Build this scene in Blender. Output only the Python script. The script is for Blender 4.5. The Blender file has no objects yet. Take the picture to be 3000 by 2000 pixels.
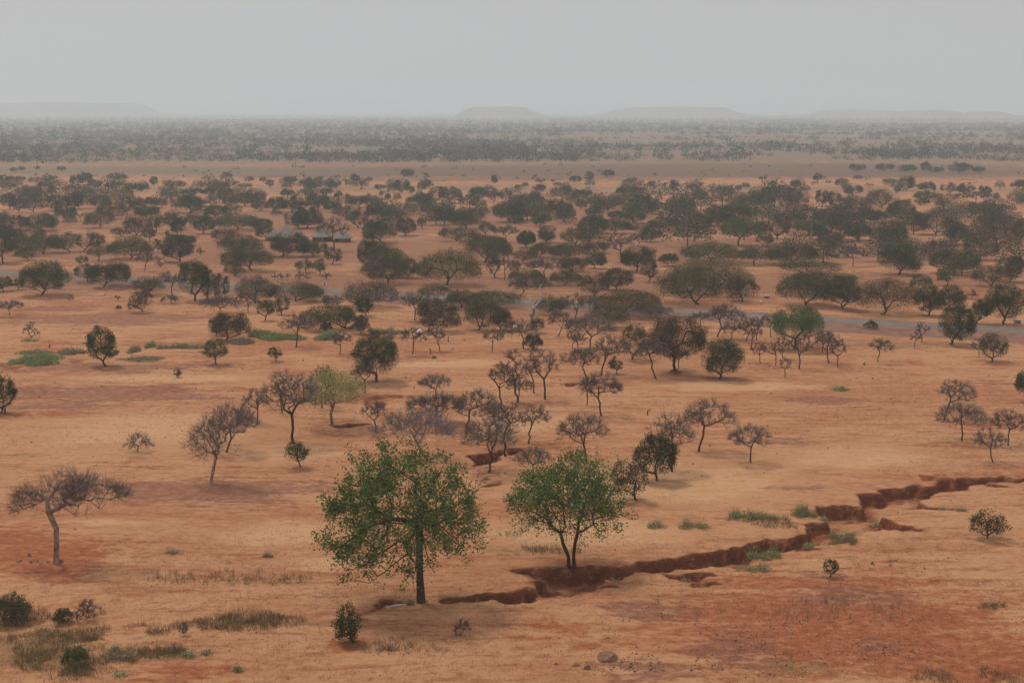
import bpy, bmesh, math, random
import numpy as np
from mathutils import Vector

# ------------------------------------------------------------------ camera, sky, sun, exposure
scene = bpy.context.scene
COL = scene.collection
CAM_H = 32.0                      # the photographer stands on an escarpment
F_PX = 4167.0                     # 50 mm lens on 36 mm, in pixels of the 3000 px wide photograph
HORIZON = 322.0
PITCH = math.atan((1000.0 - HORIZON) / F_PX)
cam_data = bpy.data.cameras.new("camera")
cam_data.lens = 50.0
cam_data.sensor_width = 36.0
cam_data.clip_start = 0.5
cam_data.clip_end = 40000.0
cam = bpy.data.objects.new("camera", cam_data)
COL.objects.link(cam)
cam.location = (0, 0, CAM_H)
cam.rotation_euler = (math.pi / 2 - PITCH, 0, 0)
scene.camera = cam

SUN_EL, SUN_AZ = math.radians(60), math.radians(-38)   # azimuth from +Y towards +X
world = bpy.data.worlds.new("World")
scene.world = world
world.use_nodes = True
wn = world.node_tree
wn.nodes.clear()
w_out = wn.nodes.new("ShaderNodeOutputWorld")
w_bg = wn.nodes.new("ShaderNodeBackground")
w_sky = wn.nodes.new("ShaderNodeTexSky")
w_sky.sky_type = 'NISHITA'
w_sky.sun_disc = False
w_sky.sun_elevation = SUN_EL
w_sky.sun_rotation = SUN_AZ
w_sky.air_density = 1.0
w_sky.dust_density = 0.7
w_sky.ozone_density = 1.0
w_hs = wn.nodes.new("ShaderNodeHueSaturation")
w_hs.inputs["Saturation"].default_value = 0.12       # dust-laden overcast sky
wn.links.new(w_sky.outputs[0], w_hs.inputs["Color"])
w_veil = wn.nodes.new("ShaderNodeMix")                # a veil of dust and thin cloud over the blue
w_veil.data_type = 'RGBA'
w_veil.inputs[0].default_value = 0.78
w_tc = wn.nodes.new("ShaderNodeTexCoord")             # overcast: the zenith is about twice as bright as the horizon
w_xyz = wn.nodes.new("ShaderNodeSeparateXYZ")
wn.links.new(w_tc.outputs["Generated"], w_xyz.inputs[0])
w_map = wn.nodes.new("ShaderNodeMapRange")
w_map.interpolation_type = 'SMOOTHSTEP'
w_map.inputs["From Min"].default_value = 0.06
w_map.inputs["From Max"].default_value = 0.95
w_map.inputs["To Min"].default_value = 1.0
w_map.inputs["To Max"].default_value = 1.85
wn.links.new(w_xyz.outputs["Z"], w_map.inputs["Value"])
w_mul = wn.nodes.new("ShaderNodeVectorMath")
w_mul.operation = 'SCALE'
w_mul.inputs[0].default_value = (4.50, 4.46, 4.56)
wn.links.new(w_map.outputs[0], w_mul.inputs["Scale"])
wn.links.new(w_mul.outputs[0], w_veil.inputs[7])
wn.links.new(w_hs.outputs[0], w_veil.inputs[6])
wn.links.new(w_veil.outputs[2], w_bg.inputs["Color"])
w_bg.inputs["Strength"].default_value = 0.10
wn.links.new(w_bg.outputs[0], w_out.inputs["Surface"])

sun_data = bpy.data.lights.new("sun", 'SUN')
sun_data.energy = 2.1
sun_data.angle = math.radians(11)
sun_data.color = (1.0, 0.95, 0.88)
sun = bpy.data.objects.new("sun", sun_data)
COL.objects.link(sun)
sd = Vector((math.sin(SUN_AZ) * math.cos(SUN_EL), math.cos(SUN_AZ) * math.cos(SUN_EL), math.sin(SUN_EL)))
sun.rotation_euler = sd.to_track_quat('Z', 'Y').to_euler()
sun.location = (0, 0, 300)

scene.view_settings.view_transform = 'Standard'
scene.view_settings.look = 'None'
scene.view_settings.exposure = 0.0
scene.view_settings.gamma = 1.0
scene.cycles.max_bounces = 6
scene.cycles.diffuse_bounces = 3
scene.cycles.volume_bounces = 1
scene.cycles.transparent_max_bounces = 8

# ------------------------------------------------------------------ picture pixels to places on the plain
SP, CP = math.sin(PITCH), math.cos(PITCH)

def ray(px, py):
    x = (np.asarray(px, float) - 1500.0) / F_PX
    v = (1000.0 - np.asarray(py, float)) / F_PX
    return x, CP + v * SP, -SP + v * CP

def at(px, py, z=0.0):
    dx, dy, dz = ray(px, py)
    t = (z - CAM_H) / dz
    return dx * t, dy * t

def height_at(py, dist):
    dx, dy, dz = ray(1500, py)
    return float(CAM_H + dist / dy * dz)

def x_at(px, py, dist):
    dx, dy, dz = ray(px, py)
    return float(dx * dist / dy)

PM = 3000.0 / 1024.0 / F_PX      # metres per render pixel, per metre of distance

# ------------------------------------------------------------------ noise
def _hash(ix, iy, seed):
    h = (ix.astype(np.int64) * 374761393 + iy.astype(np.int64) * 668265263 + seed * 1274126177) & 0x7fffffff
    h = ((h ^ (h >> 13)) * 1274126177) & 0x7fffffff
    return ((h ^ (h >> 16)) & 0xffff) / 65535.0

def vnoise(x, y, scale, seed=0):
    x = np.asarray(x, float) / scale
    y = np.asarray(y, float) / scale
    ix, iy = np.floor(x), np.floor(y)
    fx, fy = x - ix, y - iy
    fx = fx * fx * (3 - 2 * fx)
    fy = fy * fy * (3 - 2 * fy)
    a, b = _hash(ix, iy, seed), _hash(ix + 1, iy, seed)
    c, d = _hash(ix, iy + 1, seed), _hash(ix + 1, iy + 1, seed)
    return (a + (b - a) * fx) * (1 - fy) + (c + (d - c) * fx) * fy - 0.5

def sstep(a, b, x):
    t = np.clip((x - a) / (b - a), 0, 1)
    return t * t * (3 - 2 * t)

# ------------------------------------------------------------------ materials
def new_mat(name):
    m = bpy.data.materials.new(name)
    m.use_nodes = True
    nt = m.node_tree
    b = nt.nodes["Principled BSDF"]
    b.inputs["Roughness"].default_value = 0.9
    b.inputs["Specular IOR Level"].default_value = 0.1
    return m, nt, b

def varied(name, col, island=0.35, obj=0.3, hue=0.03, rough=0.85, spec=0.12):
    """Leaf, twig and bark colour: differs from leaf to leaf and from tree to tree."""
    m, nt, b = new_mat(name)
    geo = nt.nodes.new("ShaderNodeNewGeometry")
    oi = nt.nodes.new("ShaderNodeObjectInfo")
    hs = nt.nodes.new("ShaderNodeHueSaturation")
    hs.inputs["Color"].default_value = (*col, 1)
    m1 = nt.nodes.new("ShaderNodeMath"); m1.operation = 'MULTIPLY_ADD'
    m1.inputs[1].default_value = island; m1.inputs[2].default_value = 1 - island / 2 - obj / 2
    m2 = nt.nodes.new("ShaderNodeMath"); m2.operation = 'MULTIPLY_ADD'
    m2.inputs[1].default_value = obj
    nt.links.new(geo.outputs["Random Per Island"], m1.inputs[0])
    nt.links.new(oi.outputs["Random"], m2.inputs[0])
    nt.links.new(m1.outputs[0], m2.inputs[2])
    nt.links.new(m2.outputs[0], hs.inputs["Value"])
    m3 = nt.nodes.new("ShaderNodeMath"); m3.operation = 'MULTIPLY_ADD'
    m3.inputs[1].default_value = hue * 2; m3.inputs[2].default_value = 0.5 - hue
    nt.links.new(oi.outputs["Random"], m3.inputs[0])
    nt.links.new(m3.outputs[0], hs.inputs["Hue"])
    nt.links.new(hs.outputs[0], b.inputs["Base Color"])
    b.inputs["Roughness"].default_value = rough
    b.inputs["Specular IOR Level"].default_value = spec
    return m

def noisy(name, ca, cb, scale=3.0, rough=0.9, stretch=(1, 1, 1), bump=0.0):
    m, nt, b = new_mat(name)
    tc = nt.nodes.new("ShaderNodeTexCoord")
    mp = nt.nodes.new("ShaderNodeMapping")
    mp.inputs["Scale"].default_value = stretch
    no = nt.nodes.new("ShaderNodeTexNoise")
    no.inputs["Scale"].default_value = scale
    no.inputs["Detail"].default_value = 5
    no.inputs["Roughness"].default_value = 0.65
    rp = nt.nodes.new("ShaderNodeValToRGB")
    rp.color_ramp.elements[0].position = 0.35
    rp.color_ramp.elements[1].position = 0.65
    rp.color_ramp.elements[0].color = (*ca, 1)
    rp.color_ramp.elements[1].color = (*cb, 1)
    nt.links.new(tc.outputs["Object"], mp.inputs[0])
    nt.links.new(mp.outputs[0], no.inputs["Vector"])
    nt.links.new(no.outputs["Fac"], rp.inputs[0])
    nt.links.new(rp.outputs[0], b.inputs["Base Color"])
    b.inputs["Roughness"].default_value = rough
    if bump:
        bp = nt.nodes.new("ShaderNodeBump")
        bp.inputs["Strength"].default_value = bump
        bp.inputs["Distance"].default_value = 0.1
        nt.links.new(no.outputs["Fac"], bp.inputs["Height"])
        nt.links.new(bp.outputs[0], b.inputs["Normal"])
    return m

M = {
    'leaf_dark': varied("dark_acacia_leaves", (0.040, 0.050, 0.015)),
    'leaf_olive': varied("olive_acacia_leaves", (0.068, 0.071, 0.021)),
    'leaf_brown': varied("half_dry_leaves", (0.078, 0.060, 0.028)),
    'leaf_small': varied("small_tree_leaves", (0.072, 0.080, 0.026)),
    'leaf_broad': varied("broad_green_leaves", (0.092, 0.138, 0.030), island=0.6, obj=0.0, hue=0.0),
    'leaf_bright': varied("yellow_green_leaves", (0.27, 0.25, 0.09)),
    'leaf_fresh': varied("fresh_green_leaves", (0.082, 0.110, 0.028)),
    'twig': varied("grey_brown_twigs", (0.135, 0.103, 0.092), island=0.5),
    'twig_pale': varied("weathered_pale_twigs", (0.19, 0.155, 0.14), island=0.4),
    'bark': noisy("dark_bark", (0.035, 0.020, 0.016), (0.075, 0.046, 0.035), 6, stretch=(1, 1, 0.3)),
    'bark_pale': noisy("pale_flaking_bark", (0.09, 0.052, 0.04), (0.42, 0.30, 0.24), 3.5, stretch=(1, 1, 0.35)),
    'dead_wood': noisy("bleached_dead_wood", (0.30, 0.24, 0.20), (0.62, 0.56, 0.48), 2.5),
    'grass_green': varied("green_weeds", (0.25, 0.27, 0.115), island=0.6, obj=0.15),
    'grass_dry': varied("dry_grass", (0.25, 0.17, 0.08), island=0.8, obj=0.1),
    'grass_grey': varied("grey_green_grass", (0.31, 0.275, 0.15), island=0.6, obj=0.15),
    'rock': noisy("brown_rock", (0.14, 0.072, 0.048), (0.26, 0.148, 0.10), 2.5, bump=0.6),
    'rock_grey': noisy("grey_stone", (0.14, 0.105, 0.08), (0.29, 0.22, 0.165), 4, bump=0.4),
    'gravel': varied("dark_gravel", (0.10, 0.066, 0.058), island=0.9, obj=0.0),
    'thatch': noisy("weathered_thatch", (0.15, 0.12, 0.10), (0.24, 0.195, 0.165), 1.2, stretch=(3, 3, 0.6), bump=0.5),
    'mud': noisy("red_mud_wall", (0.15, 0.075, 0.05), (0.24, 0.125, 0.085), 1.5, bump=0.3),
    'dark_door': noisy("dark_doorway_mat", (0.03, 0.022, 0.02), (0.06, 0.045, 0.04), 2),  # shade inside the hut openings, painted as a dark colour
    'white_paint': noisy("weathered_white_paint", (0.55, 0.5, 0.45), (0.78, 0.75, 0.7), 3),
    'sign_grey': noisy("sign_symbol_grey", (0.10, 0.10, 0.12), (0.16, 0.16, 0.18), 3),
    'concrete': noisy("pale_concrete", (0.33, 0.29, 0.25), (0.5, 0.45, 0.4), 2),
    'bag': noisy("white_plastic", (0.6, 0.6, 0.58), (0.75, 0.74, 0.72), 3),
    'leaf_dark_young': varied("acacia_new_growth", (0.062, 0.075, 0.021)),  # lighter copies of the leaf colours, given to random clumps of a crown
    'leaf_olive_young': varied("olive_new_growth", (0.094, 0.095, 0.029)),
    'leaf_brown_young': varied("half_dry_greener_leaves", (0.082, 0.076, 0.028)),
    'leaf_broad_young': varied("broad_new_growth", (0.120, 0.170, 0.042), island=0.5, obj=0.0, hue=0.0),
    'leaf_fresh_young': varied("fresh_new_growth", (0.115, 0.145, 0.04)),
    'woods': varied("distant_tree_leaves", (0.092, 0.095, 0.058), island=0.6, obj=0.0),
}

# ------------------------------------------------------------------ mesh helpers
def mesh_np(name, V, F, mats, midx=None, smooth=False):
    V = np.ascontiguousarray(V, dtype=np.float32)
    F = np.ascontiguousarray(F, dtype=np.int32)
    me = bpy.data.meshes.new(name)
    me.vertices.add(len(V))
    me.vertices.foreach_set("co", V.ravel())
    me.loops.add(F.size)
    me.loops.foreach_set("vertex_index", F.ravel())
    me.polygons.add(len(F))
    me.polygons.foreach_set("loop_start", np.arange(len(F), dtype=np.int32) * F.shape[1])
    for m in mats:
        me.materials.append(m)
    if midx is not None:
        me.polygons.foreach_set("material_index", np.ascontiguousarray(midx, dtype=np.int32))
    me.polygons.foreach_set("use_smooth", np.full(len(F), smooth))
    me.update(calc_edges=True)
    return me

def link(name, me, loc=(0, 0, 0), parent=None):
    o = bpy.data.objects.new(name, me)
    COL.objects.link(o)
    o.location = loc
    if parent is not None:
        o.parent = parent
    return o

def tag(o, label=None, cat=None, group=None, kind=None):
    if label: o["label"] = label
    if cat: o["category"] = cat
    if group: o["group"] = group
    if kind: o["kind"] = kind
    return o

def frames(d):
    d = d / np.maximum(np.linalg.norm(d, axis=1, keepdims=True), 1e-9)
    ref = np.where(np.abs(d[:, 2:3]) > 0.9, np.array([[1.0, 0, 0]]), np.array([[0, 0, 1.0]]))
    u = np.cross(d, ref)
    u /= np.maximum(np.linalg.norm(u, axis=1, keepdims=True), 1e-9)
    return d, u, np.cross(d, u)

def tubes(A, B, ra, rb, k=5):
    """One tapered tube for every segment A->B."""
    n = len(A)
    if n == 0:
        return np.zeros((0, 3)), np.zeros((0, 4), int)
    d, u, v = frames(B - A)
    ang = np.arange(k) * 2 * np.pi / k
    ring = np.cos(ang)[None, :, None] * u[:, None, :] + np.sin(ang)[None, :, None] * v[:, None, :]
    ra, rb = np.broadcast_to(ra, n), np.broadcast_to(rb, n)
    V = np.concatenate([A[:, None] + ring * ra[:, None, None], (B + d * (rb * 0.35)[:, None])[:, None] + ring * rb[:, None, None]], axis=1)
    base = (np.arange(n) * 2 * k)[:, None]
    i = np.arange(k)[None]
    j = (i + 1) % k
    F = np.stack([base + i, base + j, base + k + j, base + k + i], axis=-1)
    return V.reshape(-1, 3), F.reshape(-1, 4)

def cards(rng, P, s, aspect=0.6, droop=0.0, out=None):
    """Leaf-sized rhombic faces at the points P."""
    n = len(P)
    if n == 0:
        return np.zeros((0, 3)), np.zeros((0, 4), int)
    d = rng.normal(size=(n, 3))
    if out is not None:
        d = d * 0.7 + out
    d[:, 2] -= droop
    d, u, v = frames(d)
    a = rng.uniform(0, 2 * np.pi, n)[:, None]
    w = np.cos(a) * u + np.sin(a) * v
    s = (np.broadcast_to(s, n) * rng.uniform(0.6, 1.35, n))[:, None]
    q = d * s
    w = w * s * aspect * 0.5
    V = np.stack([P, P + q * 0.5 + w, P + q, P + q * 0.5 - w], axis=1)
    F = np.arange(n * 4).reshape(n, 4)
    return V.reshape(-1, 3), F

def merge(*parts):
    V, F, off = [], [], 0
    for v, f in parts:
        V.append(v); F.append(f + off); off += len(v)
    return np.concatenate(V), np.concatenate(F)

# ------------------------------------------------------------------ trees: skeleton grown through points in the crown
def grow(T, P, bf=0.35, first=0):
    """T: trunk nodes bottom to top; P: points of the crown. Every point joins the node that is near and near the root."""
    nT, nP = len(T), len(P)
    N = np.zeros((nT + nP, 3)); N[:nT] = T
    par = np.full(nT + nP, -1); path = np.zeros(nT + nP)
    for i in range(1, nT):
        par[i] = i - 1
        path[i] = path[i - 1] + np.linalg.norm(T[i] - T[i - 1])
    best = np.full(nP, 1e9); bj = np.zeros(nP, int)
    for j in range(first, nT):
        c = np.linalg.norm(P - T[j], axis=1) + bf * path[j]
        m = c < best; best[m] = c[m]; bj[m] = j
    left = np.ones(nP, bool)
    for s in range(nP):
        i = int(np.argmin(np.where(left, best, 1e9)))
        left[i] = False
        k = nT + s
        N[k] = P[i]; par[k] = bj[i]
        path[k] = path[bj[i]] + np.linalg.norm(P[i] - N[bj[i]])
        c = np.linalg.norm(P - P[i], axis=1) + bf * path[k]
        m = left & (c < best); best[m] = c[m]; bj[m] = k
    tips = np.zeros(nT + nP); kids = np.zeros(nT + nP, int)
    for k in range(nT + nP - 1, 0, -1):
        if kids[k] == 0: tips[k] = 1
        tips[par[k]] += tips[k]; kids[par[k]] += 1
    return N, par, tips, kids

def crown_points(rng, n, shape, xl, xr, ry, zb, zt, prof=None, lobes=7, inner=0.25, lc=None, skin=0.5):
    """Points in the crown, drawn towards its skin and into uneven lobes. x runs from -xl to xr."""
    cx = (xr - xl) / 2; w = (xl + xr) / 2; h = zt - zb
    if lc is None:
        lc = lobe_set(rng, lobes)
    out, got = [], 0
    while got < n:
        m = max(64, int((n - got) * 2.5))
        a = rng.uniform(0, 2 * np.pi, m)
        ca, sa = np.cos(a), np.sin(a)
        if prof is not None:
            v = rng.uniform(0, 1, m)
            ww = np.interp(v, prof[0], np.array(prof[1]) + np.array(prof[2])) / np.max(np.array(prof[1]) + np.array(prof[2]))
            v = np.where(rng.uniform(0, 1, m) < ww ** 1.6, v, rng.uniform(0.05, .6, m))
            l = np.interp(v, prof[0], prof[1]); rr = np.interp(v, prof[0], prof[2])
            c2, w2 = (rr - l) / 2, (rr + l) / 2
            r = rng.uniform(0, 1, m) ** 0.42
            q = np.stack([c2 + w2 * r * ca, np.maximum(w2, 0.4 * w) * (ry / w) * r * sa, zb + v * h], 1)
            un = np.stack([r * ca, r * sa, v], 1)
        else:
            r = rng.uniform(0, 1, m) ** (skin if shape != 'T' else 0.7)
            if shape in 'BU':            # umbrella: thin lens whose rim lies high
                top = 1 - (0.50 if shape == 'B' else 0.55) * r ** 2.6
                bot = (0.08 + 0.12 * r) if shape == 'B' else (0.02 + 0.14 * r * r)
            elif shape == 'T':           # shrub fanning from the ground
                top = np.sqrt(np.maximum(0.02, 1 - r * r)); bot = 0.35 * r
            else:                        # domed crown
                top = 0.40 + 0.60 * np.sqrt(np.maximum(0.0, 1 - r * r * 0.97))
                bot = 0.0 + 0.22 * r ** 3
            v = bot + (top - bot) * rng.uniform(0, 1, m) ** {'B': 0.62, 'U': 0.85, 'T': 0.75}.get(shape, 0.95)
            un = np.stack([r * ca, r * sa, v], 1)
            q = np.stack([cx + w * un[:, 0], ry * un[:, 1], zb + v * h], 1)
        dl = np.min(((un[:, None, 0] - lc[None, :, 0]) ** 2 + (un[:, None, 1] - lc[None, :, 1]) ** 2 + 0.7 * (un[:, None, 2] - lc[None, :, 2]) ** 2) / lc[None, :, 3] ** 2, axis=1)
        keep = (dl < 1.0) | (rng.uniform(0, 1, m) < inner)
        out.append(q[keep]); got += int(keep.sum())
    return np.concatenate(out)[:n]

def lobe_set(rng, lobes):
    a = rng.uniform(0, 2 * np.pi, lobes); r = np.sqrt(rng.uniform(0.03, 0.85, lobes))
    return np.stack([r * np.cos(a), r * np.sin(a), rng.uniform(0.2, 0.9, lobes), rng.uniform(0.28, 0.46, lobes)], 1)

def wiggle_trunk(rng, base, top, n=4, amp=0.06):
    t = np.linspace(0, 1, n)[:, None]
    T = base + (top - base) * t
    L = np.linalg.norm(top - base)
    j = rng.normal(size=(n, 3)) * amp * L
    j[0] = 0; j[:, 2] *= 0.2
    return T + j

LIGHTER = {'leaf_dark': 'leaf_dark_young', 'leaf_olive': 'leaf_olive_young', 'leaf_brown': 'leaf_brown_young', 'leaf_broad': 'leaf_broad_young', 'leaf_small': 'leaf_olive_young', 'leaf_fresh': 'leaf_fresh_young'}
def build_tree(seed, kind, H, xl, xr, pm, name, loc, trunk_frac, leaf=None, prof=None, R=None, ry=None,
               dens=1.0, bark='bark', fork=None, npts=None, twig_mat='twig', lobes=None, inner=0.35, trunk_top=None, wig=0.035, leaf_m=None, rise=0.0):
    """kind B bare, U umbrella, G dome, O half-bare dome, R small bushy, T bare shrub, S green shrub, L broad-leaved."""
    rng = np.random.default_rng(seed)
    W = xl + xr
    px_h, px_w = H / pm, W / pm
    ry = ry or W / 2 * rng.uniform(0.85, 1.1)
    zb = H * trunk_frac
    shape = {'B': 'B', 'U': 'U', 'G': 'G', 'O': 'G', 'R': 'G', 'T': 'T', 'S': 'T', 'L': 'G'}[kind]
    if npts is None:
        npts = int(np.clip(px_w * (3.2 if kind in 'BT' else 0.9), 16, 260))
    lc = np.array(lobes) if lobes is not None else lobe_set(rng, int(np.clip(px_w / 4, 6, 18)))
    P = crown_points(rng, npts, shape, xl, xr, ry, zb, H, prof, lc=lc, inner=inner)
    if kind == 'L':                 # long shoots that stick out of the crown
        c_ = np.array([(xr - xl) / 2, 0, (zb + H) / 2])
        q_ = P[rng.integers(0, len(P), 46)]
        P = np.concatenate([P, c_ + (q_ - c_) * rng.uniform(1.06, 1.26, (46, 1))])
    R = R or (0.020 * H + 0.012 * W / 2) * (.78 if kind == 'B' else 1)
    if kind in 'TS':
        T = np.array([[0, 0, -0.15], [0, 0, 0.05 * H]])
        first = 0
    else:
        cx = (xr - xl) / 2
        if trunk_top is None:
            trunk_top = np.array([cx * 0.5 + rng.normal() * 0.03 * H, rng.normal() * 0.04 * H, zb * rng.uniform(0.92, 1.12)])
        T = wiggle_trunk(rng, np.array([0, 0, -0.12]), np.array(trunk_top), 5, wig)
        first = 2 if kind in 'UGO' else 3
    starts = [(T, first)]
    segsA, segsB, ra, rb = [], [], [], []
    if fork:                        # several stems from the ground
        tops = fork
        lab = np.argmin([np.abs(P[:, 0] - t[0]) for t in tops], axis=0)
        groups = [(wiggle_trunk(rng, np.array([t[2] if len(t) > 2 else 0, 0, -0.1]), np.array([t[0], rng.normal() * 0.2, t[1]]), 5, 0.025), P[lab == i]) for i, t in enumerate(tops)]
    else:
        groups = [(T, P)]
    tipP, tipD, nodesP = [], [], []
    bf = {'B': 0.25, 'T': 0.15, 'S': 0.15}.get(kind, 0.3)
    for T, PP in groups:
        if len(PP) == 0: continue
        N, par, tips, kids = grow(T, PP, bf, first if len(T) > first else 0)
        r = R * np.sqrt(tips / max(tips[0], 1)) * (0.85 if fork else 1)
        r = np.maximum(r, max(0.012, pm * 0.16))
        if len(T) > 2:
            r[0] *= 1.35            # flare at the foot
        k = np.arange(1, len(N))
        segsA.append(N[par[k]]); segsB.append(N[k])
        ra.append(np.minimum(r[par[k]], r[k] * 1.5)); rb.append(r[k])
        e = kids == 0
        tipP.append(N[e]); tipD.append(N[e] - N[par[e]])
        nodesP.append(N[len(T):])
    A, B, ra, rb = map(np.concatenate, (segsA, segsB, ra, rb))
    tipP, tipD, nodesP = map(np.concatenate, (tipP, tipD, nodesP))
    wood = tubes(A, B, ra, rb, 6 if px_h > 60 else (5 if px_h > 25 else 4))
    # the crown: twigs and leaves
    parts = []
    cen = np.array([(xr - xl) / 2, 0, zb])
    if kind in 'BTOS' or twig_mat == 'twig_pale':
        nt_ = {'B': 10.0, 'T': 8.0, 'S': 4.0}.get(kind, 3) * dens
        L = np.clip(0.13 * W, 0.2, 0.8)
        reps = np.repeat(nodesP, max(1, int(round(nt_))), axis=0)
        d = reps - cen; d[:, 2] = np.abs(d[:, 2]) * 0.6 + 0.2 * W
        d /= np.linalg.norm(d, axis=1, keepdims=True)
        d = d + rng.normal(size=d.shape) * 0.75
        d /= np.linalg.norm(d, axis=1, keepdims=True)
        q = reps + d * (L * rng.uniform(0.35, 1.2, len(reps)))[:, None]
        tw = max(0.007, pm * 0.09)
        parts.append(tubes(reps, q, tw, tw * 0.6, 3))
        d2 = d + rng.normal(size=d.shape) * 0.6
        d2 /= np.linalg.norm(d2, axis=1, keepdims=True)
        m_ = (reps + q) / 2
        parts.append(tubes(m_, m_ + d2 * (L * rng.uniform(0.3, 0.8, len(reps)))[:, None], tw * 0.85, tw * 0.4, 3))
        tv, tf = merge(*parts)
        twigs = (tv, tf)
    else:
        twigs = None
    leaves = None
    if kind != 'B' and kind != 'T' or leaf_m:
        s = leaf_m or max(0.12, pm * 0.75)
        area = W * (H - zb) * 0.75
        k_ = {'U': 6.0, 'G': 6.5, 'O': 4.0, 'R': 5.0, 'S': 5.0, 'L': 5.5}.get(kind, 0.3) * dens
        n = int(np.clip(k_ * area / (s * s * 0.45), 60, 30000))
        src = np.concatenate([nodesP, tipP, tipP])
        idx = rng.integers(0, len(src), n)
        sp = np.array([0.055 * W, 0.055 * W, 0.045 * W])
        if kind == 'L':                 # leaves hang in bunches round the shoots
            dist_ = np.linalg.norm((nodesP - cen) / np.array([W / 2, ry, (H - zb) / 2]), axis=1)
            wgt = np.clip(dist_, .4, 1.5) ** 1.7; wgt /= wgt.sum()
            nb = 620
            bun = nodesP[rng.choice(len(nodesP), nb, p=wgt)] + rng.normal(size=(nb, 3)) * 0.30
            far = nodesP[rng.choice(len(nodesP), 40, p=wgt)]
            bun = np.concatenate([bun, cen + (far - cen) * rng.uniform(1.0, 1.10, (40, 1))])
            bsize = rng.gamma(2.0, 1.0, len(bun)); bsize[nb:] *= .5
            src = bun; idx = rng.choice(len(src), n, p=bsize / bsize.sum())
            sp = np.array([0.20, 0.20, 0.20])
            inner_ = rng.uniform(size=n) < .22
            lighter = (vnoise(idx * 7.31, idx * 3.17, 1.0, seed) > .08)
        pts = src[idx] + rng.normal(size=(n, 3)) * np.minimum(sp, 0.75)
        if kind != 'L' and kind != 'B':
            m_ = int(n * 0.6)
            pts[:m_] = crown_points(rng, m_, shape, xl, xr, ry, zb, H, prof, lc=lc, inner=0.22, skin=0.45)
        if rise: pts[:, 2] += rise
        pts[:, 2] = np.maximum(pts[:, 2], 0.05)
        if kind == 'L':
            k_in = int(inner_.sum())
            pts[inner_] = nodesP[rng.integers(0, len(nodesP), k_in)] + rng.normal(size=(k_in, 3)) * .45
        else:
            cl = max(.12 * W, .35)
            lighter = vnoise(pts[:, 0] + seed, pts[:, 2] * 1.3 + pts[:, 1] * .6, cl, seed % 97) + .5 * vnoise(pts[:, 1], pts[:, 0], cl, 5) > .10
        o_ = None
        if kind == 'L':
            o_ = src[idx] - cen; o_ /= np.linalg.norm(o_, axis=1, keepdims=True)
        leaves = cards(rng, pts, s, 0.6 if kind != 'L' else 0.5, droop=0.35 if kind == 'L' else 0.0, out=o_)
    leaf = leaf or {'U': 'leaf_olive', 'G': 'leaf_dark', 'O': 'leaf_brown', 'R': 'leaf_small', 'S': 'leaf_small', 'L': 'leaf_broad'}.get(kind, 'leaf_small')
    pieces = [(wood, bark)]
    cparts, cm = [], []
    if twigs is not None: cparts.append(twigs); cm.append(twig_mat)
    if leaves is not None:
        if leaf in LIGHTER and lighter.any():
            qv, qf = leaves
            qv = qv.reshape(-1, 4, 3)
            for sel, mt in ((~lighter, leaf), (lighter, LIGHTER[leaf])):
                v_ = qv[sel].reshape(-1, 3)
                cparts.append((v_, np.arange(len(v_)).reshape(-1, 4))); cm.append(mt)
        else:
            cparts.append(leaves); cm.append(leaf)
    if px_h < 13 or kind in 'ST' and px_h < 26:
        allp = [wood] + cparts; ms = [bark] + cm
        V, F = merge(*allp)
        mi = np.concatenate([np.full(len(p[1]), i) for i, p in enumerate(allp)])
        return link(name, mesh_np(name, V, F, [M[x] for x in ms], mi), loc)
    root = link(name, None, loc)
    root.empty_display_size = 0.3
    link('trunk' if kind not in 'ST' else 'stem', mesh_np('trunk', *wood, [M[bark]]), parent=root)
    V, F = merge(*cparts)
    mi = np.concatenate([np.full(len(p[1]), i) for i, p in enumerate(cparts)])
    link('crown', mesh_np('crown', V, F, [M[x] for x in cm], mi), parent=root)
    return root

# ------------------------------------------------------------------ the ground, with its erosion gullies
def px_poly(s, x0, y0, sc):
    p = np.array([[float(a) for a in q.split(',')] for q in s.split()])
    x, y = at(x0 + p[:, 0] / sc, y0 + p[:, 1] / sc)
    return np.stack([x, y], 1)

GULLY = []      # (polygon on the plain, depth, width of the bank slope)
def cut(s, depth, soft, x0, y0, sc):
    GULLY.append((px_poly(s, x0, y0, sc), depth, soft))

R3, R4, R5, R8 = (1020, 1600, 3.459), (1600, 1500, 3.36), (2300, 1360, 3.36), (1000, 1080, 2.352)
cut("130,690 220,665 285,640 300,600 370,562 450,566 570,580 560,600 400,622 290,650", 0.7, 0.5, *R3)
cut("930,572 1000,530 1100,502 1200,490 1300,470 1500,456 1620,462 1700,448 1740,420 1800,413 1910,425 1960,470 1900,400 1890,350 1830,336 1960,328 2010,368 2090,440 2110,482 1980,497 1860,537 1740,547 1735,576 1650,577 1480,552 1330,567 1200,582 1000,592", 1.25, 0.3, *R3)
cut("1670,240 1720,222 1850,205 2000,195 2200,198 2420,205 2500,230 2500,425 2350,430 2180,482 2100,480 2060,420 1990,345 1960,318 1870,292 1780,272 1700,262", 1.15, 0.75, *R3)
cut("0,520 200,525 400,532 440,508 600,510 720,550 900,468 1100,440 1300,415 1450,388 1700,350 1850,330 2000,300 2200,265 2352,268 2352,385 2100,420 1990,440 1950,492 1900,507 1700,502 1480,499 1300,507 1200,552 1085,582 900,580 800,592 720,637 600,652 470,692 350,722 250,772 100,800 0,700", 1.15, 0.3, *R4)
cut("1130,590 1400,570 1600,566 1710,585 1560,612 1500,660 1490,682 1640,668 1730,682 1560,722 1460,732 1440,690 1480,668 1350,652 1330,630", 0.7, 0.3, *R4)
cut("500,716 600,700 720,718 600,737", 0.45, 0.25, *R4)
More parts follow.
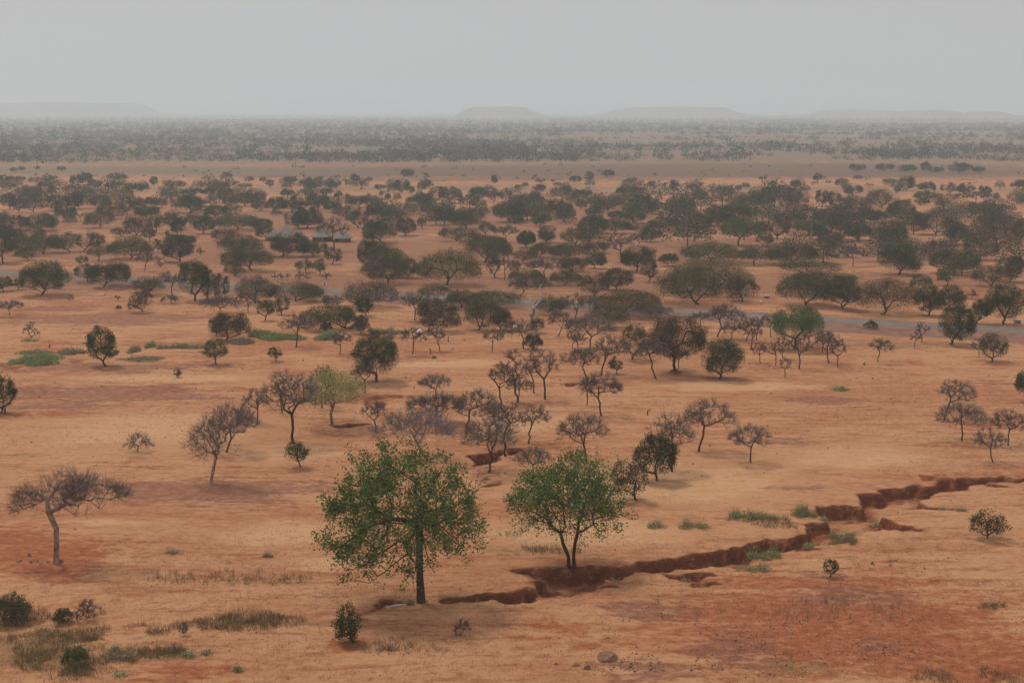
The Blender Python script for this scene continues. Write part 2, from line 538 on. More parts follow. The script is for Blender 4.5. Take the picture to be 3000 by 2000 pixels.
cut("165,795 380,785 285,806 170,809", 0.4, 0.25, *R4)
cut("0,735 130,705 240,690 200,625 230,585 300,572 420,550 400,520 330,485 290,410 450,395 600,400 760,405 740,340 700,300 670,275 860,268 1000,240 1130,215 1180,205 1240,185 1400,200 1480,180 1500,150 1460,120 1640,120 1900,125 2080,120 2140,100 2280,138 2352,105 2352,150 2280,162 2160,142 2080,148 1950,180 1800,195 1760,235 1600,255 1400,305 1350,350 1340,400 1500,403 1690,422 1470,433 1270,427 1100,440 1060,470 920,500 1000,530 1100,590 1180,600 1380,645 1330,656 1200,637 950,622 830,642 740,672 640,712 590,742 350,762 200,790 0,842", 1.1, 0.32, *R5)
cut("85,815 150,810 380,840 250,857 100,852", 0.5, 0.25, *R5)
cut("1360,92 1500,104 1640,116 1640,126 1500,150 1370,145", 0.35, 0.4, *R5)
cut("1950,178 2100,188 2255,210 2150,212 2000,197", 0.5, 0.25, *R5)
cut("1140,540 1240,545 1225,565 1190,580 1140,590", 1.1, 0.35, *R8)
cut("870,600 1000,585 1060,560 1110,550 1120,575 1060,640 905,672 930,640", 1.1, 0.5, *R8)
cut("0,378 60,366 190,364 192,372 60,392 0,394", 0.8, 0.3, *R8)
cut("-60,380 0,378 0,394 -60,392", 0.8, 0.3, *R8)
cut("230,245 265,228 310,240 300,268 250,270", 0.9, 0.5, *R8)
cut("150,215 330,180 500,185 505,200 330,205 160,235", 0.35, 0.6, *R8)
cut("1510,105 1560,92 1640,90 1650,102 1560,125", 0.5, 0.7, *R8)
cut("960,770 1000,760 1005,772 965,780", 0.3, 0.3, *R8)
cut("970,806 1060,790 1110,780 1040,812", 0.35, 0.3, *R8)
# gullies grown with weeds at the left edge of the plain
cut("-10,895 100,905 105,935 0,950", 0.7, 0.5, 0, 680, 2.352)
cut("455,885 560,868 610,870 560,895 470,897", 0.5, 0.4, 0, 680, 2.352)

def poly_sd(x, y, poly):
    """Signed distance, positive inside."""
    d = np.full(x.shape, 1e9); inside = np.zeros(x.shape, bool)
    n = len(poly)
    for i in range(n):
        ax, ay = poly[i]; bx, by = poly[(i + 1) % n]
        ex, ey = bx - ax, by - ay
        t = np.clip(((x - ax) * ex + (y - ay) * ey) / max(ex * ex + ey * ey, 1e-9), 0, 1)
        d = np.minimum(d, (x - ax - t * ex) ** 2 + (y - ay - t * ey) ** 2)
        c = (ay > y) != (by > y)
        if abs(ey) > 1e-9:
            inside ^= c & (x < ax + (y - ay) * ex / ey)
    d = np.sqrt(d)
    return np.where(inside, d, -d)

def carve(x, y):
    """Depth of the gullies (0 or negative) and how freshly cut the soil is."""
    xs = x + 0.45 * vnoise(x, y, 1.1, 3) + 0.25 * vnoise(x, y, 0.45, 4)
    ys = y + 0.9 * vnoise(x, y, 1.3, 5) + 0.6 * vnoise(x, y, 0.55, 6)
    dz = np.zeros(x.shape); fresh = np.zeros(x.shape)
    for poly, depth, soft in GULLY:
        lo, hi = poly.min(0) - 2.5, poly.max(0) + 2.5
        m = (xs > lo[0]) & (xs < hi[0]) & (ys > lo[1]) & (ys < hi[1])
        if not m.any(): continue
        sd = poly_sd(xs[m], ys[m], poly)
        sf = soft * np.clip(0.7 + 3.2 * vnoise(xs[m], ys[m], 2.6, 17), .45, 2.6)
        prof = np.clip(sstep(0, 1, (sd + .08) / (sf + .08)), 0, 1)
        sag = 0.10 * sstep(-1.2, 0.0, sd)
        floor = 1 + 0.35 * vnoise(xs[m], ys[m], 1.8, 8) + 0.25 * vnoise(xs[m], ys[m], 0.6, 9)
        z = -depth * prof * floor - sag * min(1, depth)
        dz[m] = np.minimum(dz[m], z)
        fr = sstep(-0.35, 0.05, sd) * (1 - 0.75 * sstep(soft + 0.3, soft + 1.3, sd))
        fresh[m] = np.maximum(fresh[m], fr)
    return dz, fresh

def ground_z(x, y):
    x = np.atleast_1d(np.asarray(x, float)); y = np.atleast_1d(np.asarray(y, float))
    near = 1 - sstep(250, 600, y)
    z = (0.30 * vnoise(x, y, 14, 11) + 0.14 * vnoise(x, y, 4, 12)) * near
    z = z + 0.07 * vnoise(x, y, 1.3, 13) * (1 - sstep(130, 200, y))
    z = z + 1.0 * vnoise(x, y, 130, 14) * sstep(350, 700, y)
    m = (y > 80) & (y < 190)
    if m.any():
        dz, _ = carve(x[m], y[m])
        z[m] += dz
    return z

def gz(x, y):
    return float(ground_z(x, y)[0])

def steps(a, b, s, g):
    out = [a]
    while out[-1] < b:
        out.append(out[-1] + s); s *= g
    return out[1:]
xs_mid = np.arange(-26, 53.01, 0.15)
xs = np.concatenate([-np.array(steps(26, 8000, 0.22, 1.045))[::-1], xs_mid, np.array(steps(53, 8000, 0.22, 1.045))])
ys = np.concatenate([np.arange(-60, 60, 4.0), np.arange(60, 84, 0.35), np.arange(84, 150, 0.15), np.array(steps(150, 11500, 0.25, 1.013))])
GX, GY = np.meshgrid(xs, ys)
gxr, gyr = GX.ravel(), GY.ravel()
GZ = ground_z(gxr, gyr)
fresh = np.zeros(len(gxr))
mm = (gyr > 80) & (gyr < 190)
fresh[mm] = carve(gxr[mm], gyr[mm])[1]
ny, nx = GX.shape
ii = (np.arange(ny - 1)[:, None] * nx + np.arange(nx - 1)[None]).ravel()
gF = np.stack([ii, ii + 1, ii + nx + 1, ii + nx], 1)

SOIL = {  # soil patches: centre and half-size in the photograph's pixels, laid on the plain
    'purp': [(640, 1440, 340, 42, 1.0), (300, 1150, 330, 30, .9), (120, 1188, 190, 12, .8), (550, 1160, 140, 14, .9), (300, 935, 340, 24, .9), (160, 905, 150, 11, .8),
             (350, 1075, 420, 20, .75), (2330, 1430, 120, 14, .7), (2310, 1295, 130, 20, .65), (2440, 1172, 190, 14, .7), (2500, 1750, 240, 34, .7), (2400, 1685, 160, 22, .6),
             (2150, 1920, 220, 70, .7), (1870, 1790, 170, 50, .65), (1900, 1960, 220, 45, .75), (960, 1750, 80, 20, .6), (1420, 1380, 90, 22, .5), (1180, 1055, 200, 14, .5),
             (2200, 1000, 300, 16, .35), (2550, 1890, 130, 30, .6), (2900, 1120, 150, 30, .4), (400, 522, 300, 8, .5)],
    'flat': [(1900, 503, 1500, 21, 1.1), (2300, 490, 900, 14, 1.0), (1500, 525, 900, 12, .6), (900, 517, 500, 10, .7)],
    'red': [(140, 1640, 220, 62, 1.1), (60, 1570, 170, 40, .9), (520, 1975, 190, 26, .8), (1010, 1900, 80, 20, .7), (2500, 1850, 620, 170, .95), (2900, 1920, 260, 120, .9), (2250, 1720, 260, 70, .7), (1700, 1860, 350, 60, .45), (150, 1760, 200, 60, .4),
            (1250, 1030, 260, 9, .6), (150, 1212, 220, 14, .7), (650, 1140, 320, 9, .7), (300, 1010, 600, 30, .45), (1500, 880, 1500, 18, .4), (2700, 850, 400, 60, .7),
            (2500, 1010, 600, 14, .6), (1700, 1130, 250, 14, .5), (1300, 1250, 150, 40, .5), (2850, 1300, 220, 90, .35), (1080, 1170, 170, 20, .8), (500, 1370, 330, 10, .5), (2780, 1060, 300, 16, .5)],
    'pale': [(1950, 1420, 420, 70, .8), (1700, 1560, 330, 45, .85), (420, 1260, 380, 60, .8), (500, 1105, 260, 12, .9), (1300, 1065, 260, 14, .8), (2150, 1130, 260, 14, .9), (2500, 1340, 350, 40, .6),
             (850, 1560, 260, 40, .7), (1500, 1240, 240, 30, .7), (850, 1330, 220, 40, .6), (300, 1530, 260, 14, .6), (1000, 1640, 260, 25, .6), (2700, 400, 500, 6, .9), (2500, 420, 700, 5, .8), (300, 373, 300, 5, .8)],
    'litter': [(1500, 830, 2400, 48, .9), (1500, 740, 2400, 52, 1.0), (1500, 650, 2400, 45, 1.0), (1800, 930, 700, 45, .55)],
    'scrubby': [(1500, 430, 4000, 60, 1.0), (1500, 366, 4000, 34, 1.0), (300, 500, 900, 22, .75), (1500, 555, 3000, 18, .45)],
    'dry': [(150, 1910, 250, 70, .9), (700, 1835, 230, 25, .8), (460, 1920, 200, 18, .7), (1500, 1610, 230, 16, .6), (2620, 1010, 330, 14, .7), (200, 1250, 160, 12, .5), (90, 1340, 170, 10, .5), (2400, 1960, 300, 30, .5), (2000, 1330, 400, 10, .3)],
}
def soil(kind, x, y):
    w = np.zeros(x.shape)
    for cx, cy, rx, ry, a in SOIL[kind]:
        X0, Y0 = at(cx, cy)
        _, Yn = at(cx, cy + ry); _, Yf = at(cx, max(cy - ry, HORIZON + 8))
        RX = rx / F_PX * Y0
        v = np.where(y > Y0, (y - Y0) / max(Yf - Y0, .1), (Y0 - y) / max(Y0 - Yn, .1))
        u = (x * Y0 / np.maximum(y, 1) - X0) / RX if ry > 60 else (x - X0) / RX
        w = np.maximum(w, a * np.exp(-0.9 * (u * u + v * v)))
    return w

ground_me = mesh_np("ground", np.stack([gxr, gyr, GZ], 1), gF, [], smooth=True)
for kind in SOIL:
    at_ = ground_me.attributes.new(kind, 'FLOAT', 'POINT')
    at_.data.foreach_set("value", soil(kind, gxr, gyr).astype(np.float32))
at_ = ground_me.attributes.new("fresh", 'FLOAT', 'POINT')
at_.data.foreach_set("value", fresh.astype(np.float32))

def ground_material():
    m, nt, b = new_mat("laterite_soil")
    N, L = nt.nodes, nt.links
    geo = N.new("ShaderNodeNewGeometry")
    def noise(scale, detail=4, rough=0.6, stretch=(1, 1, 1)):
        mp = N.new("ShaderNodeMapping"); mp.inputs["Scale"].default_value = stretch
        no = N.new("ShaderNodeTexNoise"); no.inputs["Scale"].default_value = scale
        no.inputs["Detail"].default_value = detail; no.inputs["Roughness"].default_value = rough
        L.new(geo.outputs["Position"], mp.inputs[0]); L.new(mp.outputs[0], no.inputs["Vector"])
        return no.outputs["Fac"]
    def math_(op, a, b_, clamp=False):
        n = N.new("ShaderNodeMath"); n.operation = op; n.use_clamp = clamp
        for i, v in enumerate((a, b_)):
            if isinstance(v, (int, float)): n.inputs[i].default_value = v
            else: L.new(v, n.inputs[i])
        return n.outputs[0]
    def ramp(f, lo, hi):
        n = N.new("ShaderNodeMapRange"); n.interpolation_type = 'SMOOTHSTEP'
        n.inputs["From Min"].default_value = lo; n.inputs["From Max"].default_value = hi
        L.new(f, n.inputs["Value"]); return n.outputs[0]
    def mix(f, a, c, mode='MIX'):
        n = N.new("ShaderNodeMix"); n.data_type = 'RGBA'; n.blend_type = mode
        if isinstance(f, (int, float)): n.inputs[0].default_value = f
        else: L.new(f, n.inputs[0])
        for i, v in ((6, a), (7, c)):
            if isinstance(v, tuple): n.inputs[i].default_value = (*v, 1)
            else: L.new(v, n.inputs[i])
        return n.outputs[2]
    def attr(name):
        n = N.new("ShaderNodeAttribute"); n.attribute_name = name
        return n.outputs["Fac"]
    big, mid, fine = noise(0.035, 5, 0.6, (0.6, 1, 1)), noise(0.22, 6, 0.68, (0.6, 1, 1)), noise(1.6, 6, 0.78, (0.7, 1, 1))
    streak = noise(0.45, 7, 0.75, (0.3, 1.6, 1))
    speck = noise(4.5, 4, 0.8)
    cen = lambda v, k: math_('MULTIPLY', math_('SUBTRACT', v, 0.5), k)
    col = mix(ramp(math_('ADD', cen(big, 1.4), math_('ADD', cen(mid, 1.3), cen(streak, 0.8))), -0.22, 0.22), SAND, ORANGE)
    col = mix(math_('MULTIPLY', ramp(streak, 0.50, 0.62), 0.55), col, RUST)
    edge = math_('ADD', cen(mid, 1.5), math_('ADD', cen(streak, 1.5), cen(fine, 0.9)))
    def patch(name, c, amount, lo=0.34, hi=0.58, col=None):
        f = ramp(math_('ADD', attr(name), math_('MULTIPLY', edge, ramp(attr(name), 0.03, 0.25))), lo, hi)
        return mix(math_('MULTIPLY', f, amount), col, c)
    col = patch('pale', PALE, 0.9, 0.22, 0.62, col=col)
    col = patch('red', RED, 0.85, 0.25, 0.75, col=col)
    col = patch('purp', PURP, 0.62, col=col)
    col = patch('dry', DRY, 0.7, col=col)
    col = patch('litter', (0.225, 0.100, 0.058), 0.8, 0.2, 0.75, col=col)
    col = patch('flat', (0.105, 0.058, 0.045), 0.9, 0.25, 0.6, col=col)
    col = patch('scrubby', (0.140, 0.110, 0.070), 0.85, 0.2, 0.6, col=col)
    col = mix(attr('fresh'), col, FRESH)
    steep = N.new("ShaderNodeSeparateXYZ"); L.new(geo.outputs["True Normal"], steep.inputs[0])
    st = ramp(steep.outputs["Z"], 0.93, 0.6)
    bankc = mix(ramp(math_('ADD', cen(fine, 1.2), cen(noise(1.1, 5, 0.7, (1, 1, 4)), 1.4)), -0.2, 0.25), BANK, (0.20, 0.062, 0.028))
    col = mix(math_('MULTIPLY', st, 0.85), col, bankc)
    col = mix(math_('MULTIPLY', ramp(fine, 0.50, 0.66), 0.55), col, (0.50, 0.42, 0.37), 'MULTIPLY')
    col = mix(math_('MULTIPLY', ramp(speck, 0.55, 0.66), 0.60), col, (0.42, 0.36, 0.33), 'MULTIPLY')
    col = mix(math_('MULTIPLY', ramp(fine, 0.50, 0.36), 0.35), col, PALE)
    L.new(col, b.inputs["Base Color"])
    b.inputs["Roughness"].default_value = 0.95
    b.inputs["Specular IOR Level"].default_value = 0.05
    bp = N.new("ShaderNodeBump"); bp.inputs["Strength"].default_value = 0.8; bp.inputs["Distance"].default_value = 0.16
    L.new(math_('ADD', fine, math_('MULTIPLY', streak, 0.8)), bp.inputs["Height"])
    L.new(bp.outputs[0], b.inputs["Normal"])
    return m
SAND, ORANGE, RUST = (0.425, 0.214, 0.106), (0.355, 0.148, 0.071), (0.25, 0.080, 0.035)
PALE, RED, PURP, DRY = (0.49, 0.275, 0.140), (0.285, 0.084, 0.035), (0.195, 0.086, 0.056), (0.25, 0.140, 0.062)
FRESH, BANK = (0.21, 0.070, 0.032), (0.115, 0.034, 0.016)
ground_me.materials.append(ground_material())
tag(link("ground", ground_me), kind='structure')

# ------------------------------------------------------------------ the road on its low bank
ra_, rb_ = at(-700, 755, 0.5), at(3700, 1011, 0.5)
RA, RB = np.array([ra_[0], ra_[1]]), np.array([rb_[0], rb_[1]])
rd = (RB - RA) / np.linalg.norm(RB - RA)
rn = np.array([-rd[1], rd[0]])
RA, RB = RA - rd * 900, RB + rd * 150
n = 240
t = np.linspace(0, 1, n)[:, None]
line = RA + (RB - RA) * t
def ribbon(name, prof, mat, kind='structure'):
    V = []
    for off, z in prof:
        p = line + rn * off
        jit = 0.25 * vnoise(p[:, 0], p[:, 1], 6, 21)[:, None] * rn if abs(off) > 2.9 else 0
        p = p + jit
        V.append(np.concatenate([p, np.full((n, 1), z)], 1))
    V = np.stack(V, 1).reshape(-1, 3)
    k = len(prof)
    i = (np.arange(n - 1)[:, None] * k + np.arange(k - 1)[None]).ravel()
    F = np.stack([i, i + 1, i + k + 1, i + k], 1)
    o = link(name, mesh_np(name, V, F, [mat], smooth=False))
    return tag(o, kind=kind)
M['asphalt'] = noisy("worn_asphalt", (0.135, 0.108, 0.088), (0.18, 0.148, 0.122), 0.6, stretch=(1, 1, 1))
M['shoulder'] = noisy("road_bank_gravel", (0.15, 0.075, 0.052), (0.25, 0.125, 0.082), 0.5)
ribbon("road_embankment", [(-9.5, -0.35), (-6.2, 0.15), (-4.0, 0.46), (4.0, 0.46), (6.2, 0.15), (9.0, -0.35)], M['shoulder'])
ribbon("road", [(-2.2, 0.455), (-2.15, 0.50), (0, 0.53), (2.15, 0.50), (2.2, 0.455)], M['asphalt'])

# ------------------------------------------------------------------ table hills on the horizon
M['hill'] = noisy("hill_scree", (0.16, 0.10, 0.075), (0.24, 0.155, 0.115), 0.01)
def mesa(prof, dist, depth, seed):
    """prof: skyline as (px, py); the hill gets real depth behind and in front of that line."""
    px = np.array([p[0] for p in prof], float); py = np.array([p[1] for p in prof], float)
    X = np.array([x_at(a, b, dist) for a, b in prof]); Z = np.array([height_at(b, dist) for b in py])
    nxm, nym = 90, 40
    x = np.linspace(X[0], X[-1], nxm); z = np.interp(x, X, Z)
    v = np.linspace(-1, 1, nym)
    XX, VV = np.meshgrid(x, v)
    pr = 1 - sstep(0.45, 1.0, np.abs(VV)) * (1.0)
    ZZ = np.maximum(z[None], 0) * pr * (sstep(0, .12, np.linspace(0, 1, nxm)) * sstep(0, .12, np.linspace(1, 0, nxm)))[None] + 3 * vnoise(XX, VV * depth, 60, seed) * pr - 2.0
    V = np.stack([XX, dist + VV * depth, ZZ], -1).reshape(-1, 3)
    i = (np.arange(nym - 1)[:, None] * nxm + np.arange(nxm - 1)[None]).ravel()
    F = np.stack([i, i + 1, i + nxm + 1, i + nxm], 1)
    tag(link("hill", mesh_np("hill", V, F, [M['hill']], smooth=True)), kind='structure')
mesa([(-500, 350), (-380, 303), (-100, 301), (8, 301), (200, 300), (365, 302), (395, 318), (430, 330), (560, 350)], 7400, 700, 31)
mesa([(1300, 352), (1345, 334), (1376, 316), (1400, 312), (1480, 311), (1540, 314), (1562, 324), (1590, 335), (1640, 352)], 5900, 450, 32)
mesa([(1700, 352), (1770, 332), (1815, 320), (1880, 313), (2000, 312), (2100, 314), (2130, 327), (2170, 334), (2240, 352)], 6500, 600, 33)
mesa([(2200, 352), (2300, 338), (2410, 334), (2440, 322), (2500, 320), (2530, 325), (2560, 322), (2590, 326), (2620, 324), (2650, 330), (2700, 350)], 6300, 600, 34)
mesa([(2600, 350), (2660, 333), (2690, 323), (2740, 321), (2765, 325), (2785, 334), (2830, 350)], 5700, 400, 35)
mesa([(2790, 350), (2850, 336), (2875, 327), (2890, 325), (2910, 330), (2940, 337), (3200, 340), (3300, 350)], 5500, 350, 36)

